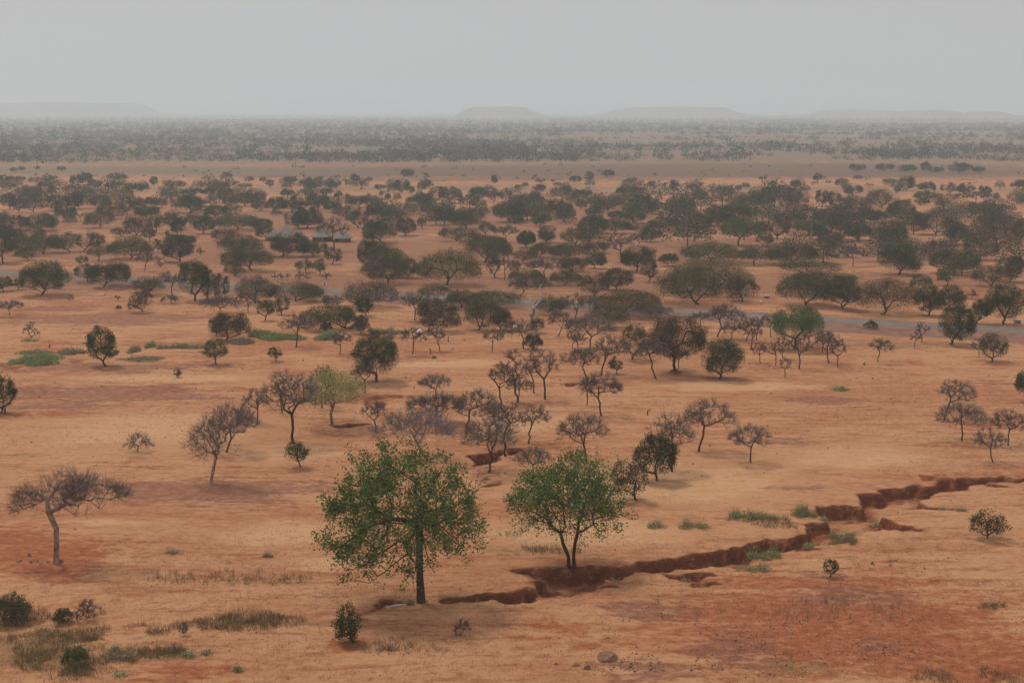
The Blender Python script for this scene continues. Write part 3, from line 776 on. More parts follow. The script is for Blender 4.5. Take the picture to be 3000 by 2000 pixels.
# ------------------------------------------------------------------ where every tree and shrub stands
# panel: kind foot_x foot_y top_y crown_x0 crown_x1, in a panel of the photograph enlarged 2.352 times
PAN = {1: (0, 280), 2: (1000, 280), 3: (2000, 280), 4: (0, 680), 5: (1000, 680), 6: (2000, 680), 7: (0, 1080), 8: (1000, 1080), 9: (2000, 1080), 10: (0, 1500), 11: (1000, 1500), 12: (2000, 1500)}
TREES = {
4: """G 285 442 200 165 445;G 710 380 195 632 876;G 600 352 222 525 660;G 30 412 305 -45 78;O 125 402 310 100 165;T 480 472 430 455 510;T 808 466 432 788 835;S 815 528 505 800 835;T 888 536 508 872 905
O 985 552 405 905 1045;B 60 576 478 -10 150;T 215 728 618 165 275;G 730 922 660 620 800;R 1485 917 735 1415 1565;G 1552 750 555 1475 1710;O 1490 717 590 1440 1530;B 1505 572 455 1400 1635
G 1342 470 195 1250 1432;O 1440 466 265 1390 1500;O 1505 456 290 1470 1575;B 1185 442 280 1090 1252;O 1030 432 300 930 1120;T 1180 486 438 1110 1238;O 1760 492 300 1640 1880;B 1710 556 420 1640 1765
U 2040 480 345 1870 2210;R 1825 614 455 1780 1890;O 1940 570 430 1900 1992;B 2040 790 568 1938 2160;S 2245 690 615 2205 2290;B 2340 842 690 2290 2420;O 2290 515 435 2230 2360;T 1220 992 940 1195 1255;R 1902 897 786 1858 1942
R 20 215 -30 -70 120;O 200 198 90 120 242;U 310 152 5 110 420;O 485 138 5 345 560;O 575 128 -5 535 700;Y3 675 202 90 610 770;R 560 232 160 530 602;U 900 190 40 765 1040;G 1240 204 30 1130 1326;R 1085 140 50 1060 1115
B 990 266 135 945 1075;T 1105 240 168 1070 1147;T 1380 152 108 1345 1415;U 1735 268 92 1550 1865;O 1612 306 200 1555 1680;U 1560 150 20 1500 1790;G 1930 168 10 1875 2110;G 2160 168 60 2050 2242;O 2290 226 110 2240 2352
R 2112 278 195 2045 2165;R 2205 297 180 2170 2248;T 1890 332 280 1870 1915;T 1932 327 286 1905 1958;T 1985 328 283 1965 2005;T 2065 332 268 2035 2100;T 2120 334 285 2095 2150;T 2250 327 272 2215 2282""",
5: """O 102 520 350 10 352;G 175 582 440 110 222;S 135 702 578 68 202;G 62 668 505 -225 96;G 243 1036 690 105 377;B 160 1115 905 72 230;B 492 838 660 420 578;B 682 816 660 600 722;B 505 605 410 420 625;G 640 612 462 535 785
O 572 682 540 555 792;U 722 366 128 543 942;O 325 352 185 165 450;U 445 320 190 400 530;U 260 300 92 150 450;G 158 250 38 118 262;U 988 208 28 860 1157;O 1055 314 140 1000 1090;B 1125 330 145 1075 1155;G 1272 106 -5 1220 1328
O 1412 75 -5 1360 1468;R 1248 212 115 1188 1342;O 1192 272 195 1150 1235;B 1405 322 188 1278 1502;G 1590 274 178 1500 1692;U 1365 172 70 1308 1465;U 1530 182 75 1440 1692;G 1745 254 130 1690 1816;O 1742 145 62 1668 1822
B 1925 203 15 1832 2000;B 2045 105 15 1985 2110;G 2032 268 95 1940 2150;O 2118 342 182 2068 2172;G 2252 232 148 2188 2322;U 1275 362 250 1165 1386;B 1228 442 325 1162 1432;U 1540 368 260 1445 1645;O 1750 448 270 1640 1832;G 1900 404 248 1810 1992
U 655 462 375 550 770;U 822 524 390 738 942;U 1105 502 412 870 1217;U 938 670 468 848 1105;U 1090 672 528 1040 1178;U 1425 562 448 1335 1530;B 1612 602 440 1500 1762;U 2005 552 400 1770 2172;O 1850 662 500 1700 1970
B 2125 602 515 2030 2262;B 1495 716 555 1430 1572;O 1338 692 578 1308 1392;B 1255 806 618 1130 1322;B 1038 822 672 980 1112;S 1315 812 698 1258 1382;B 1702 812 590 1560 1872;B 1588 796 680 1560 1642;B 1628 826 700 1588 1692
B 1692 1012 808 1528 1765;B 1792 986 720 1735 1962;R 1898 976 868 1840 1932;O 2002 874 630 1935 2102;Y2 2295 972 588 2125 2482;B 2170 1012 740 2040 2255;B 1215 1180 828 1090 1290;B 1405 1156 808 1288 1482;B 1330 1112 850 1270 1372;B 1105 1190 905 1028 1192""",
6: """U 195 205 78 8 382;U 110 492 232 -165 252;U 230 425 200 -60 462;O 410 482 308 300 502;T 360 472 418 332 402;B 487 445 362 455 532;G 850 502 298 668 1012;G 1105 527 308 988 1202;O 1387 562 328 1195 1592;U 980 345 272 778 1172;G 760 220 72 582 902;Y3 830 305 195 690 1062
Y3 490 228 98 400 572;G 1690 572 370 1608 1790;U 1830 535 368 1750 1932;R 1822 372 248 1752 1892;G 1865 284 118 1722 2022;G 1490 294 88 1368 1642;O 1530 160 40 1380 1690;B 1175 236 100 1118 1246;O 2042 192 32 1945 2152;G 2257 348 172 2175 2352;O 2120 375 232 2018 2252
G 2207 635 358 2088 2332;G 2025 628 468 1978 2090;G 1850 772 508 1768 1992;T 1995 457 395 1962 2042;R 1640 412 293 1575 1702;S 1300 677 613 1252 1342;B 1597 796 690 1562 1642;B 1650 758 628 1600 1692;B 1345 898 738 1288 1442;B 1010 903 690 908 1082;B 1068 933 738 1018 1122
B 960 832 682 915 1030;B 805 938 698 730 882;B 642 917 758 568 692;B 535 898 768 472 582;B 687 872 718 640 732;B 708 996 860 668 748;G2 775 805 512 640 942;G 258 1008 738 142 402;B 240 725 508 165 402;B 437 752 598 388 522;B 472 795 640 420 540;B 122 655 558 48 182
B 605 725 570 540 665;B 340 745 638 268 422;B 508 748 590 470 560;B 2047 858 738 1988 2072;O 2130 893 688 2045 2222;O 2352 470 400 2310 2420;B 1755 168 60 1700 1880;O 1010 160 20 930 1100""",
7: """G 10 306 30 -70 95;B 1775 380 148 1682 1845;B 2022 512 30 1830 2190;B 1945 306 60 1880 2000;Y 2292 384 18 2100 2500;R 2078 678 500 1975 2115;T 950 576 445 868 1042;B 1558 580 268 1470 1768;B 2218 270 -30 2150 2290;B 2240 248 -20 2200 2300;T 1220 52 -5 1195 1255""",
8: """B 1692 252 60 1645 1745;B 1792 326 35 1655 1915;B 650 208 52 543 752;B 655 380 195 478 835;B 862 445 155 795 1065;B 1012 492 240 925 1135;B 1132 604 228 1055 1255;B 1290 512 250 1235 1425;B 1012 720 368 840 1195;B 235 430 225 148 312;P 590 640 318 255 775
B 1690 640 332 1505 1822;BL 1325 735 565 1195 1440;B 2282 700 330 2112 2402;G 2172 770 462 2042 2292;O 2035 912 625 1878 2102;B 2320 0 -140 2250 2390;B 1217 232 60 1140 1318""",
9: """B 110 562 228 18 328;B 467 646 402 330 592;B 1802 346 82 1762 1985;B 1925 488 252 1768 2065;B 2245 517 302 2118 2348;B 2138 642 418 2018 2208;G 2385 230 0 2305 2480""",
10: """T 530 735 615 505 700;S 440 755 662 372 505;S 80 752 570 -60 215;S 520 1080 925 435 620;T 1268 850 752 1240 1300""",
11: """T 790 860 738 775 880""",
12: """O 2098 182 -18 2002 2212;R 1018 455 325 972 1065""",
1: """G 460 868 750 393 522;O 690 912 790 595 782;G 282 932 812 183 387;G 130 928 832 85 192;O 40 934 790 -25 98;O 935 965 832 862 1035;R 1075 948 815 1033 1135;G 1215 962 845 1178 1272;O 1180 930 785 1130 1275;G 1400 952 822 1343 1470;R 1315 902 808 1285 1342;B 553 866 808 538 576
R 1030 1002 908 982 1072;O 835 975 912 770 892;U 1640 925 812 1495 1760;G 1790 935 850 1740 1870;G 2060 918 788 1972 2135;G 2115 915 773 2040 2215;B 2305 1070 850 2190 2400;O 1830 996 888 1768 1885;G 1325 808 692 1228 1405;G 1480 838 752 1418 1562;O 1580 830 745 1530 1660;O 770 852 733 685 865;G 700 772 690 635 762
G 545 782 662 480 610;O 880 822 692 795 925;G 1000 838 758 928 1095;G 1000 772 698 918 1085;O 1115 772 690 1050 1190;G 385 795 688 318 472;O 230 805 708 170 292;O 130 805 700 90 180;G 70 787 668 18 112;O 335 694 595 248 372;G 530 622 550 488 577;G 590 604 530 538 632;G 650 642 575 608 692
O 505 664 612 452 547;G 770 652 588 733 802;O 805 592 535 748 875;R 830 632 593 805 850;G 895 664 600 858 937;G 975 662 588 928 1022;G 1060 628 558 1038 1087;O 1190 645 578 1128 1272;G 1335 692 628 1282 1384;G 1440 697 632 1403 1482;G 1520 652 588 1468 1572;O 1555 592 530 1518 1597;R 1625 622 588 1600 1650
R 1710 602 558 1690 1745;R 1810 607 563 1790 1832;R 1860 642 578 1833 1888;G 2000 612 558 1962 2042;R 2195 602 556 2170 2225;G 2130 652 568 2058 2198;G 2270 642 573 2205 2342;R 1690 642 603 1650 1735;G 1980 702 638 1938 2022;R 2250 687 638 2210 2295;O 2100 712 648 2035 2182;R 1610 678 643 1590 1640
O 1760 732 638 1700 1830;O 1550 734 638 1505 1595;U 1690 764 668 1595 1782;G 1880 804 698 1835 1960;G 2010 804 698 1945 2095;G 2190 784 676 2120 2265;G 2290 804 708 2228 2352;O 1590 764 700 1540 1650;O 1800 794 716 1740 1870;R 420 527 485 395 450;R 100 532 493 75 125;R 145 522 488 125 170;R 255 512 483 235 275
G 110 602 556 48 178;G 30 604 548 -10 60;O 250 608 558 205 290;O 325 602 538 295 355;R 370 590 550 350 395;O 160 690 620 110 240;G 200 720 640 140 270;O 60 650 590 10 120;G 30 1010 880 -60 110;O 200 1010 900 130 300;G 1215 1035 958 1130 1330;O 1560 1000 915 1470 1640;R 1155 975 930 1140 1170""",
2: """G 270 1012 853 163 378;G 440 965 848 378 507;O 110 908 778 63 177;G 240 852 738 180 335;O 400 858 743 295 520;G 550 787 678 458 635;O 740 742 622 680 815;O 650 742 628 603 705;G 860 920 778 735 975;O 710 892 748 648 765;G 940 722 628 876 1005;O 930 777 698 878 985;O 1050 732 648 1003 1112
O 1130 724 638 1095 1172;G 1260 764 678 1165 1375;G 1160 872 728 1055 1262;G 1365 897 788 1310 1445;G 1485 838 718 1418 1560;G 1530 868 745 1478 1608;O 1525 718 622 1448 1610;G 1640 728 648 1598 1684;G 1655 784 718 1618 1688;R 1730 834 763 1682 1785;O 1830 792 668 1705 2005;G 2110 815 698 2025 2195
G 1890 853 793 1842 1950;O 1985 818 745 1940 2045;G 1740 976 826 1645 1825;O 1615 1036 906 1525 1705;U 1880 950 838 1800 1990;G 2260 935 843 2125 2345;O 2295 840 698 2255 2400;Y3 2050 950 888 1975 2160;G 2130 1010 900 2070 2200;O 2025 880 800 1960 2090;O 1200 884 828 1145 1245;R 555 918 848 528 582;R 990 966 868 955 1055
O 1410 1010 898 1355 1475;G 1270 1042 928 1220 1330;B 1130 1010 898 1065 1215;G 460 564 505 412 498;G 95 608 545 63 124;R 145 628 580 125 165;R 190 604 563 165 218;R 270 659 608 232 302;G 415 674 573 366 468;R 480 684 625 458 505;R 550 674 598 525 580;G 595 638 578 565 628;R 275 698 658 262 295;G 1050 614 545 1032 1077
R 1330 572 545 1318 1345;G 1610 602 553 1577 1648;R 1705 605 523 1678 1738;G 1830 568 508 1793 1873;O 1370 608 568 1340 1400;R 1265 638 598 1240 1290;R 1220 654 612 1200 1245;R 1455 602 578 1440 1470;R 1490 628 598 1465 1520;O 2000 644 568 1935 2075;G 1940 694 625 1895 1988;G 2030 674 623 1985 2075;O 2155 644 588 2110 2225;G 2290 666 578 2262 2322
O 30 760 680 -30 100;G 120 770 690 60 180;O 200 770 680 140 280;O 40 850 760 -40 110;G 1345 665 610 1320 1400;R 1700 700 650 1690 1720;O 780 720 640 740 830;G 720 840 760 650 780;O 880 1020 930 800 980;G 1010 1030 970 930 1120;O 800 1000 900 690 850;R 870 730 680 850 890;O 820 740 690 800 850""",
3: """R 550 593 553 528 575;R 620 634 583 590 650;G 775 644 580 743 813;G 925 598 538 898 957;R 1100 644 568 1055 1145;G 1175 692 608 1115 1235;R 1210 584 550 1180 1240;G 1540 656 553 1488 1598;R 1435 618 568 1383 1468;G 1670 664 593 1620 1730;O 1840 674 603 1783 1890;G 1945 684 603 1897 1998;G 2080 688 618 2045 2122;R 2160 722 668 2142 2182
G 2320 646 578 2270 2370;G 1200 522 473 1155 1255;G 1385 518 468 1332 1445;G 1540 522 478 1485 1605;G 1672 520 458 1645 1705;G 1735 526 493 1695 1790;G 1905 528 463 1835 1980;G 2040 528 483 1998 2078;G 115 714 638 75 165;O 255 694 608 195 335;O 85 674 588 30 140;R 650 694 618 595 680;G 755 744 638 688 818;O 725 802 690 675 790
G 550 776 668 478 610;O 440 776 678 375 500;R 840 752 703 815 865;G 960 764 648 918 1005;O 1040 764 658 1000 1085;O 1370 776 648 1275 1475;O 1180 766 690 1095 1265;G 1500 850 718 1428 1585;G 1110 826 738 1045 1165;R 1475 674 623 1455 1500;G 1660 724 658 1600 1735;G 1640 755 705 1602 1690;O 1800 776 678 1720 1880;B 2020 746 668 1890 2140
G 2060 838 738 1970 2190;O 2300 748 648 2240 2400;R 2195 794 748 2165 2228;G 245 895 753 155 345;G 360 876 753 260 455;G 90 945 818 15 185;Y4 385 1035 843 275 505;G 515 975 863 488 605;O 650 988 818 585 725;G 790 880 815 720 840;O 845 842 753 768 918;G 990 886 783 915 1075;G 1090 946 812 1015 1155;G 1240 876 788 1145 1335
G 1350 876 788 1285 1398;G2 870 960 858 775 965;G 930 990 888 880 1010;G 1200 996 878 1120 1285;G 1400 1030 868 1305 1525;O 1590 955 803 1505 1675;O 1740 960 788 1635 1895;G 1880 1030 888 1805 1990;O 2165 1025 808 2005 2295;G 2315 1005 848 2275 2400;O 1020 1035 938 950 1100;O 545 1040 950 510 620;R 600 720 650 580 620;O 480 830 770 440 540;O 700 660 620 665 740;R 60 790 720 -20 110"""}
NAME = {'G': 'acacia_tree', 'U': 'acacia_tree', 'O': 'acacia_tree', 'Y': 'acacia_tree', 'B': 'bare_tree', 'P': 'bare_tree', 'R': 'small_tree', 'T': 'bare_shrub', 'S': 'shrub', 'H': 'shrub'}
LOOK = {'G': 'dark green round-crowned acacia', 'U': 'olive green flat-topped acacia', 'O': 'brownish half-dry acacia', 'B': 'leafless grey-brown tree', 'R': 'small bushy tree', 'T': 'leafless twiggy shrub', 'S': 'low green shrub',
        'Y': 'bright yellow-green acacia', 'Y2': 'broad yellowish-brown leafy tree', 'Y3': 'pale olive flat-topped acacia', 'Y4': 'bright olive round-crowned acacia', 'G2': 'fresh green round-crowned acacia', 'BL': 'sparse tree with few green leaves', 'P': 'dead tree with pale grey twigs', 'H': 'cone-shaped green bush on thin bare stems'}
CAT = {'acacia_tree': 'tree', 'bare_tree': 'tree', 'small_tree': 'tree', 'bare_shrub': 'shrub', 'shrub': 'shrub', 'leafy_tree': 'tree'}
ENT = []       # every labelled plant: object, look, pixel of its foot, size on the picture
seed = 100
for pan, txt in TREES.items():
    ox, oy = PAN[pan]
    for line in txt.split('\n'):
        for rec in line.split(';'):
            k, xb, yb, yt, xl, xr = rec.split()
            xb, yb, yt, xl, xr = (float(v) for v in (xb, yb, yt, xl, xr))
            seed += 1
            px, py = ox + xb / 2.352, oy + yb / 2.352
            X, Y = (float(v) for v in at(px, py))
            z = gz(X, Y)
            if 180 < Y < 420 :
                off = abs(np.dot(np.array([X, Y]) - RA, rn))
                if off < 9: z = max(z, 0.46 * (1 - sstep(4.0, 9.0, off)) - 0.05)
                if off < 3.6:
                    side = np.sign(np.dot(np.array([X, Y]) - RA, rn)) or 1
                    X, Y = (np.array([X, Y]) + rn * side * (4.2 - off)).tolist()
            H = height_at(oy + yt / 2.352, Y) - z
            ex0 = X - x_at(ox + xl / 2.352, py, Y); ex1 = x_at(ox + xr / 2.352, py, Y) - X
            pm = PM * Y
            kk = k[0]
            grow_ = {'G': 1.17, 'U': 1.15, 'O': 1.17, 'R': 1.15, 'B': 1.10, 'Y': 1.12}.get(kk, 1.1)     # the outermost sprays reach past the lobes
            ex0, ex1, H = ex0 * grow_, ex1 * grow_, H * (1.05 if kk != 'B' else 1.03)
            kind = {'Y': 'U', 'P': 'B', 'H': 'R'}.get(kk, kk)
            kw = {}
            if k == 'Y': kw = dict(leaf='leaf_bright', kind='U', trunk_frac=.42, bark='bark_pale', dens=.75)
            elif k == 'Y2': kw = dict(leaf='leaf_brown', kind='G', trunk_frac=.30, dens=1.25)
            elif k == 'Y3': kw = dict(leaf='leaf_olive', kind='U', trunk_frac=.3, dens=.6)
            elif k == 'Y4': kw = dict(leaf='leaf_fresh', kind='G', trunk_frac=.3)
            elif k == 'G2': kw = dict(leaf='leaf_fresh', kind='G', trunk_frac=.25)
            elif k == 'BL': kw = dict(leaf='leaf_fresh', kind='B', trunk_frac=.4, leaf_m=.16, dens=.8)
            elif k == 'P': kw = dict(kind='B', trunk_frac=.35, twig_mat='twig_pale', bark='bark_pale')
            elif k == 'H': kw = dict(kind='R', trunk_frac=.22, leaf='leaf_olive', dens=1.6, npts=120, leaf_m=.11)
            else:
                tf = {'B': .38, 'G': .15, 'U': .13, 'O': .13, 'R': .22, 'T': .0, 'S': .0}[kk]
                if pan in (1, 2, 3) and kk in 'GO': tf = .13
                kw = dict(kind=kk, trunk_frac=tf)
                if kk == 'B': kw['inner'] = .6
                if kk == 'S': kw.update(leaf='leaf_olive', dens=1.3); kw['leaf_m'] = max(.09, pm * .8)
                if kk == 'S' and pan == 10: kw.update(npts=60, leaf='leaf_olive_young')
            kind = kw.pop('kind')
            if pan == 7 and abs(xb - 1775) < 1: pass
            o = build_tree(seed, kind, H, max(ex0, .15), max(ex1, .15), pm, NAME[kk], (X, Y, z), **kw)
            o["category"] = CAT[NAME[kk]]
            ENT.append([o, LOOK[k if k in LOOK else kk], px, py, (yb - yt) / 2.352, (xr - xl) / 2.352])

# ------------------------------------------------------------------ the trees one sees best
def place(px, py):
    X, Y = (float(v) for v in at(px, py))
    return X, Y, gz(X, Y)

def profile(rows, Y, X, z, zb, zt):
    """rows: (picture y, left x, right x) of the crown -> heights 0..1 and metres left and right of the foot."""
    rows = sorted(rows, key=lambda r: -r[0])
    v = [(height_at(r[0], Y) - z - zb) / (zt - zb) for r in rows]
    l = [X - x_at(r[1], r[0], Y) for r in rows]; r_ = [x_at(r[2], r[0], Y) - X for r in rows]
    return (v, l, r_)

def hero(seed, kind, px, py, rows, name, label, **kw):
    X, Y, z = place(px, py)
    ytop, ybot = min(r[0] for r in rows), max(r[0] for r in rows)
    H = height_at(ytop, Y) - z; zb = height_at(ybot, Y) - z
    pr = profile(rows, Y, X, z, zb, H)
    o = build_tree(seed, kind, H, max(pr[1]), max(pr[2]), PM * Y, name, (X, Y, z), zb / H, prof=pr, **kw)
    tag(o, label, 'tree')
    return o, X, Y, z

hero(7001, 'L', 1234, 1768, [(1292, 1110, 1230), (1325, 1040, 1310), (1370, 1000, 1340), (1430, 975, 1365), (1490, 955, 1390), (1550, 940, 1402), (1600, 955, 1400), (1640, 985, 1390), (1660, 1020, 1375)],
     'leafy_tree', 'big leafy green tree on one straight trunk at the end of the long gully', R=0.25, npts=560, dens=1.15, leaf_m=0.19, inner=.2,
     trunk_top=(-0.25, 0.2, 7.3), wig=0.012, ry=4.6)
hero(7002, 'L', 1672, 1652, [(1320, 1630, 1700), (1352, 1615, 1780), (1395, 1500, 1795), (1440, 1475, 1830), (1485, 1480, 1848), (1515, 1500, 1850), (1540, 1530, 1840), (1552, 1560, 1815)],
     'leafy_tree', 'leafy green tree with two bare trunks standing on the gully edge', R=0.15, npts=480, dens=1.15, leaf_m=0.18, inner=.15,
     fork=[(-0.95, 3.3, -0.14), (0.45, 3.5, 0.26)], ry=3.6)
hero(7003, 'B', 165, 1645, [(1378, 150, 215), (1395, 110, 300), (1420, 75, 345), (1450, 35, 380), (1480, 28, 340), (1505, 35, 320)],
     'bare_tree', 'lone leafless spreading tree with whitish flaking trunk on red soil', R=0.19, npts=360, dens=0.8, trunk_top=(0.12, 0, 2.6), wig=.004, inner=.06, lobes=[(-.72,0,.40,.30),(-.9,.1,.15,.26),(-.32,0,.78,.30),(0,0,.92,.26),(.30,0,.60,.30),(.70,0,.78,.28),(.9,.1,.55,.28),(0,.55,.6,.3),(.1,-.5,.5,.3)], bark='bark_pale',
     ry=2.4)
hero(7004, 'B', 620, 1416, [(1190, 640, 700), (1200, 610, 735), (1225, 590, 745), (1250, 560, 730), (1280, 535, 690), (1310, 530, 695), (1340, 545, 690)],
     'bare_tree', 'gnarled leafless tree with crooked grey limbs behind a dark soil patch', R=0.14, npts=320, dens=0.6, inner=.12, bark='bark_pale',
     ry=2.0, trunk_top=(0.35, 0.1, 2.2), wig=0.02)

hero(7005, 'R', 1042, 1888, [(1763, 1000, 1030), (1790, 985, 1050), (1820, 975, 1062), (1850, 977, 1060), (1872, 982, 1045)],
     'shrub', 'oval green bush leaning from a thin bare stem near the bottom edge', leaf='leaf_olive', dens=1.0, npts=110, leaf_m=.12, R=.07, ry=.75)

# the bleached dead tree among the acacias: a trunk, two limbs and broken stubs
def dead_tree():
    X, Y, z = place(1557, 965)
    def P(zx, zy, dy=0.0):
        px, py = 1480 + zx / 8.71, 800 + zy / 8.71
        return (x_at(px, py, Y + dy) - X, dy, height_at(py, Y) - z)
    def limb(pts, r0, r1):
        A = np.array(pts[:-1]); B = np.array(pts[1:])
        r = np.linspace(r0, r1, len(pts))
        return tubes(A, B, r[:-1], r[1:], 8)
    root = link('dead_tree', None, (X, Y, z))
    tag(root, 'bleached white dead tree with two bare forked limbs among grey trees', 'tree')
    trunk = merge(limb([(0.02, 0, -0.1), P(668, 1300), P(680, 1150), P(715, 1050), P(735, 920)], 0.30, 0.20), limb([P(690, 1120), P(640, 1090), P(640, 1040), P(655, 1020)], 0.12, 0.07))
    link('trunk', mesh_np('trunk', *trunk, [M['bark_pale']], smooth=True), parent=root)
    l1 = merge(limb([P(735, 930), P(700, 790, .3), P(640, 680, .5), P(590, 630, .5), P(520, 590, .6), P(497, 530, .6)], 0.13, 0.055), limb([P(690, 900), P(660, 850), P(655, 780)], 0.06, 0.03))
    link('limb', mesh_np('limb', *l1, [M['dead_wood']], smooth=True), parent=root)
    l2 = merge(limb([P(735, 930), P(780, 830, -.2), P(850, 740, -.3), P(905, 650, -.3), P(920, 580, -.3), P(880, 530, -.2), P(870, 470), P(885, 390), P(905, 320)], 0.16, 0.06),
               limb([P(905, 330), P(880, 300), P(862, 285)], 0.06, 0.03), limb([P(905, 330), P(935, 285)], 0.05, 0.03), limb([P(920, 585, -.3), P(965, 560, -.5)], 0.07, 0.03), limb([P(890, 690, -.3), P(940, 680, -.2), P(980, 690)], 0.04, 0.02))
    link('limb', mesh_np('limb', *l2, [M['dead_wood']], smooth=True), parent=root)
dead_tree()

# ------------------------------------------------------------------ the hamlet of thatched huts, and a red mud hut
def ring(r, z, n, rng=None, wob=0.0):
    a = np.arange(n) * 2 * np.pi / n
    rr = r * (1 + (rng.uniform(-wob, wob, n) if rng is not None else 0))
    return np.stack([rr * np.cos(a), rr * np.sin(a), np.full(n, z) + (rng.uniform(-wob, wob, n) * 0.6 if rng is not None else 0)], 1)

def rings_mesh(name, rings, mat, close=True):
    n = len(rings[0]); V = np.concatenate(rings)
    i = np.arange(n); j = (i + 1) % n
    F = [np.stack([k * n + i, k * n + j, (k + 1) * n + j, (k + 1) * n + i], 1) for k in range(len(rings) - 1)]
    return mesh_np(name, V, np.concatenate(F), [mat])

def hut(px, base_py, peak_py, halfw, seed, label, door_az):
    rng = np.random.default_rng(seed)
    X, Y, z = place(px, base_py)
    m = Y / F_PX
    R = halfw * m; H = height_at(peak_py, Y) - z; eave = H * 0.36
    root = link('thatched_hut', None, (X, Y, z - 0.05))
    tag(root, label, 'hut', 'thatched huts of the hamlet')
    rw_ = R * 0.80
    link('wall', rings_mesh('wall', [ring(rw_ * .9, eave + .12, 24), ring(rw_ * .9, -.05, 24), ring(rw_, -.1, 24), ring(rw_, eave + .15, 24)], M['mud']), parent=root)
    rr = [ring(R * 0.96, eave - .02, 28, rng, .03), ring(R * 1.02, eave - .05, 28, rng, .03), ring(R, eave + .10, 28, rng, .02)]
    for t in (0.25, 0.5, 0.75, 0.92):
        rr.append(ring(R * (1 - t) ** 0.92, eave + .1 + (H - eave - .1) * t, 28, rng, .025))
    rr.append(ring(0.10, H, 28)); rr.append(ring(0.02, H + .12, 28))
    link('roof', rings_mesh('roof', rr, M['thatch']), parent=root)
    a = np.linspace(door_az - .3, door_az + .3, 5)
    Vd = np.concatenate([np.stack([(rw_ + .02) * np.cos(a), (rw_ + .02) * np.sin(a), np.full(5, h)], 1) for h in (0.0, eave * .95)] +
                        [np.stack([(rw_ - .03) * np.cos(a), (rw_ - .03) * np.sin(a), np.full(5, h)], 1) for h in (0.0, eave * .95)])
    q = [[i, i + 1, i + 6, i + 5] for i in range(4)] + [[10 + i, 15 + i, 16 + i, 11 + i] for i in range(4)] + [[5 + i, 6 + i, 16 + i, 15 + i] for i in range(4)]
    link('door', mesh_np('door', Vd, np.array(q), [M['dark_door']]), parent=root)  # dark sheet on the uncut wall, painted to read as a shaded opening

hut(802, 704, 672, 26, 1, 'grey thatched hut half hidden behind a purplish bush at the hamlet edge', -1.2)
hut(838, 694, 656, 25, 2, 'dark grey thatched hut with a sharp peak standing behind the pale one', -1.8)
hut(842, 708, 671, 27, 3, 'pale straw thatched hut in front of the dark peaked one', -1.5)
hut(877, 709, 672, 26, 4, 'thatched hut between the pale hut and the widest hut', -2.0)
hut(946, 704, 667, 38, 5, 'widest thatched hut with a red mud wall under the eaves', -1.0)
hut(1004, 707, 674, 30, 6, 'thatched hut seen through the leafless tree beside the widest hut', -2.3)

def box(x0, x1, y0, y1, z0, z1):
    V = np.array([[x, y, z] for z in (z0, z1) for y in (y0, y1) for x in (x0, x1)], float)
    F = np.array([[0, 2, 3, 1], [4, 5, 7, 6], [0, 1, 5, 4], [2, 6, 7, 3], [0, 4, 6, 2], [1, 3, 7, 5]])
    return V, F
def mud_hut():
    X, Y, z = place(1577, 617)
    root = link('mud_hut', None, (X, Y, z)); root.rotation_euler[2] = 0.12
    tag(root, 'small square red mud hut with flat roof among dark trees', 'hut')
    w = 1.75
    link('wall', mesh_np('wall', *merge(box(-w, w, -1.5, 1.5, -.1, 2.35), box(-w, w, -1.5, -1.3, 2.35, 2.6), box(-w, w, 1.3, 1.5, 2.35, 2.6), box(-w, -w + .2, -1.3, 1.3, 2.35, 2.6), box(w - .2, w, -1.3, 1.3, 2.35, 2.6)), [M['mud']]), parent=root)
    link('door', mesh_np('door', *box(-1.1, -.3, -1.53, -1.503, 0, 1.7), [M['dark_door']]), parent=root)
    b = link('white_basin', mesh_np('white_basin', *merge(box(-.22, .22, -.22, .22, 0, .05), box(-.28, -.2, -.28, .28, .05, .3), box(.2, .28, -.28, .28, .05, .3), box(-.2, .2, -.28, -.2, .05, .3), box(-.2, .2, .2, .28, .05, .3)), [M['white_paint']]), (X - 1.3, Y - .9, z + 2.353))
    tag(b, 'white basin lying on the flat roof of the red mud hut', 'basin')
mud_hut()

# ------------------------------------------------------------------ road furniture
def warning_sign():
    px, base = 950.5, 837.5
    X, Y = (float(v) for v in at(px, base, 0.46)); z = 0.44
    side = np.dot(np.array([X, Y]) - RA, rn)
    if abs(side) < 3.4:
        X, Y = (np.array([X, Y]) + rn * (3.5 - side)).tolist()
    top = height_at(819, Y) - z; bot = height_at(833.5, Y) - z
    w = 6.6 * Y / F_PX
    root = link('warning_sign', None, (X, Y, z))
    tag(root, 'white triangular warning sign on a short post at the road edge', 'road sign')
    def tri(s, y0, y1, cz):
        c = bot + (top - bot) / 3
        P = [(-w * s, (bot - c) * s), (w * s, (bot - c) * s), (0, (top - c) * s)]
        V = np.array([[x, y, c + zz] for y in (y0, y1) for x, zz in P])
        F = np.array([[0, 1, 2, 2], [3, 5, 4, 4], [0, 3, 4, 1], [1, 4, 5, 2], [2, 5, 3, 0]])
        return V, F
    link('sign_plate', mesh_np('sign_plate', *tri(1, -.02, .02, 0), [M['white_paint']]), parent=root)
    h = top - bot
    V = np.array([[x, y, bot + zz * h] for y in (-.045, -.022) for x, zz in ((-.10, 0.03), (.10, 0.03), (.13, .22), (.10, .50), (0, .60), (-.10, .50), (-.13, .22))])
    F = [[i, (i + 1) % 7, 7 + (i + 1) % 7, 7 + i] for i in range(7)] + [[0, 1, 2, 6], [6, 2, 3, 5], [5, 3, 4, 4]]
    link('symbol', mesh_np('symbol', V, np.array(F), [M['sign_grey']]), parent=root)
    link('post', mesh_np('post', *tubes(np.array([[0, .05, -.2]]), np.array([[0, .05, bot + .3 * h]]), .04, .04, 8), [M['rock_grey']]), parent=root)
warning_sign()

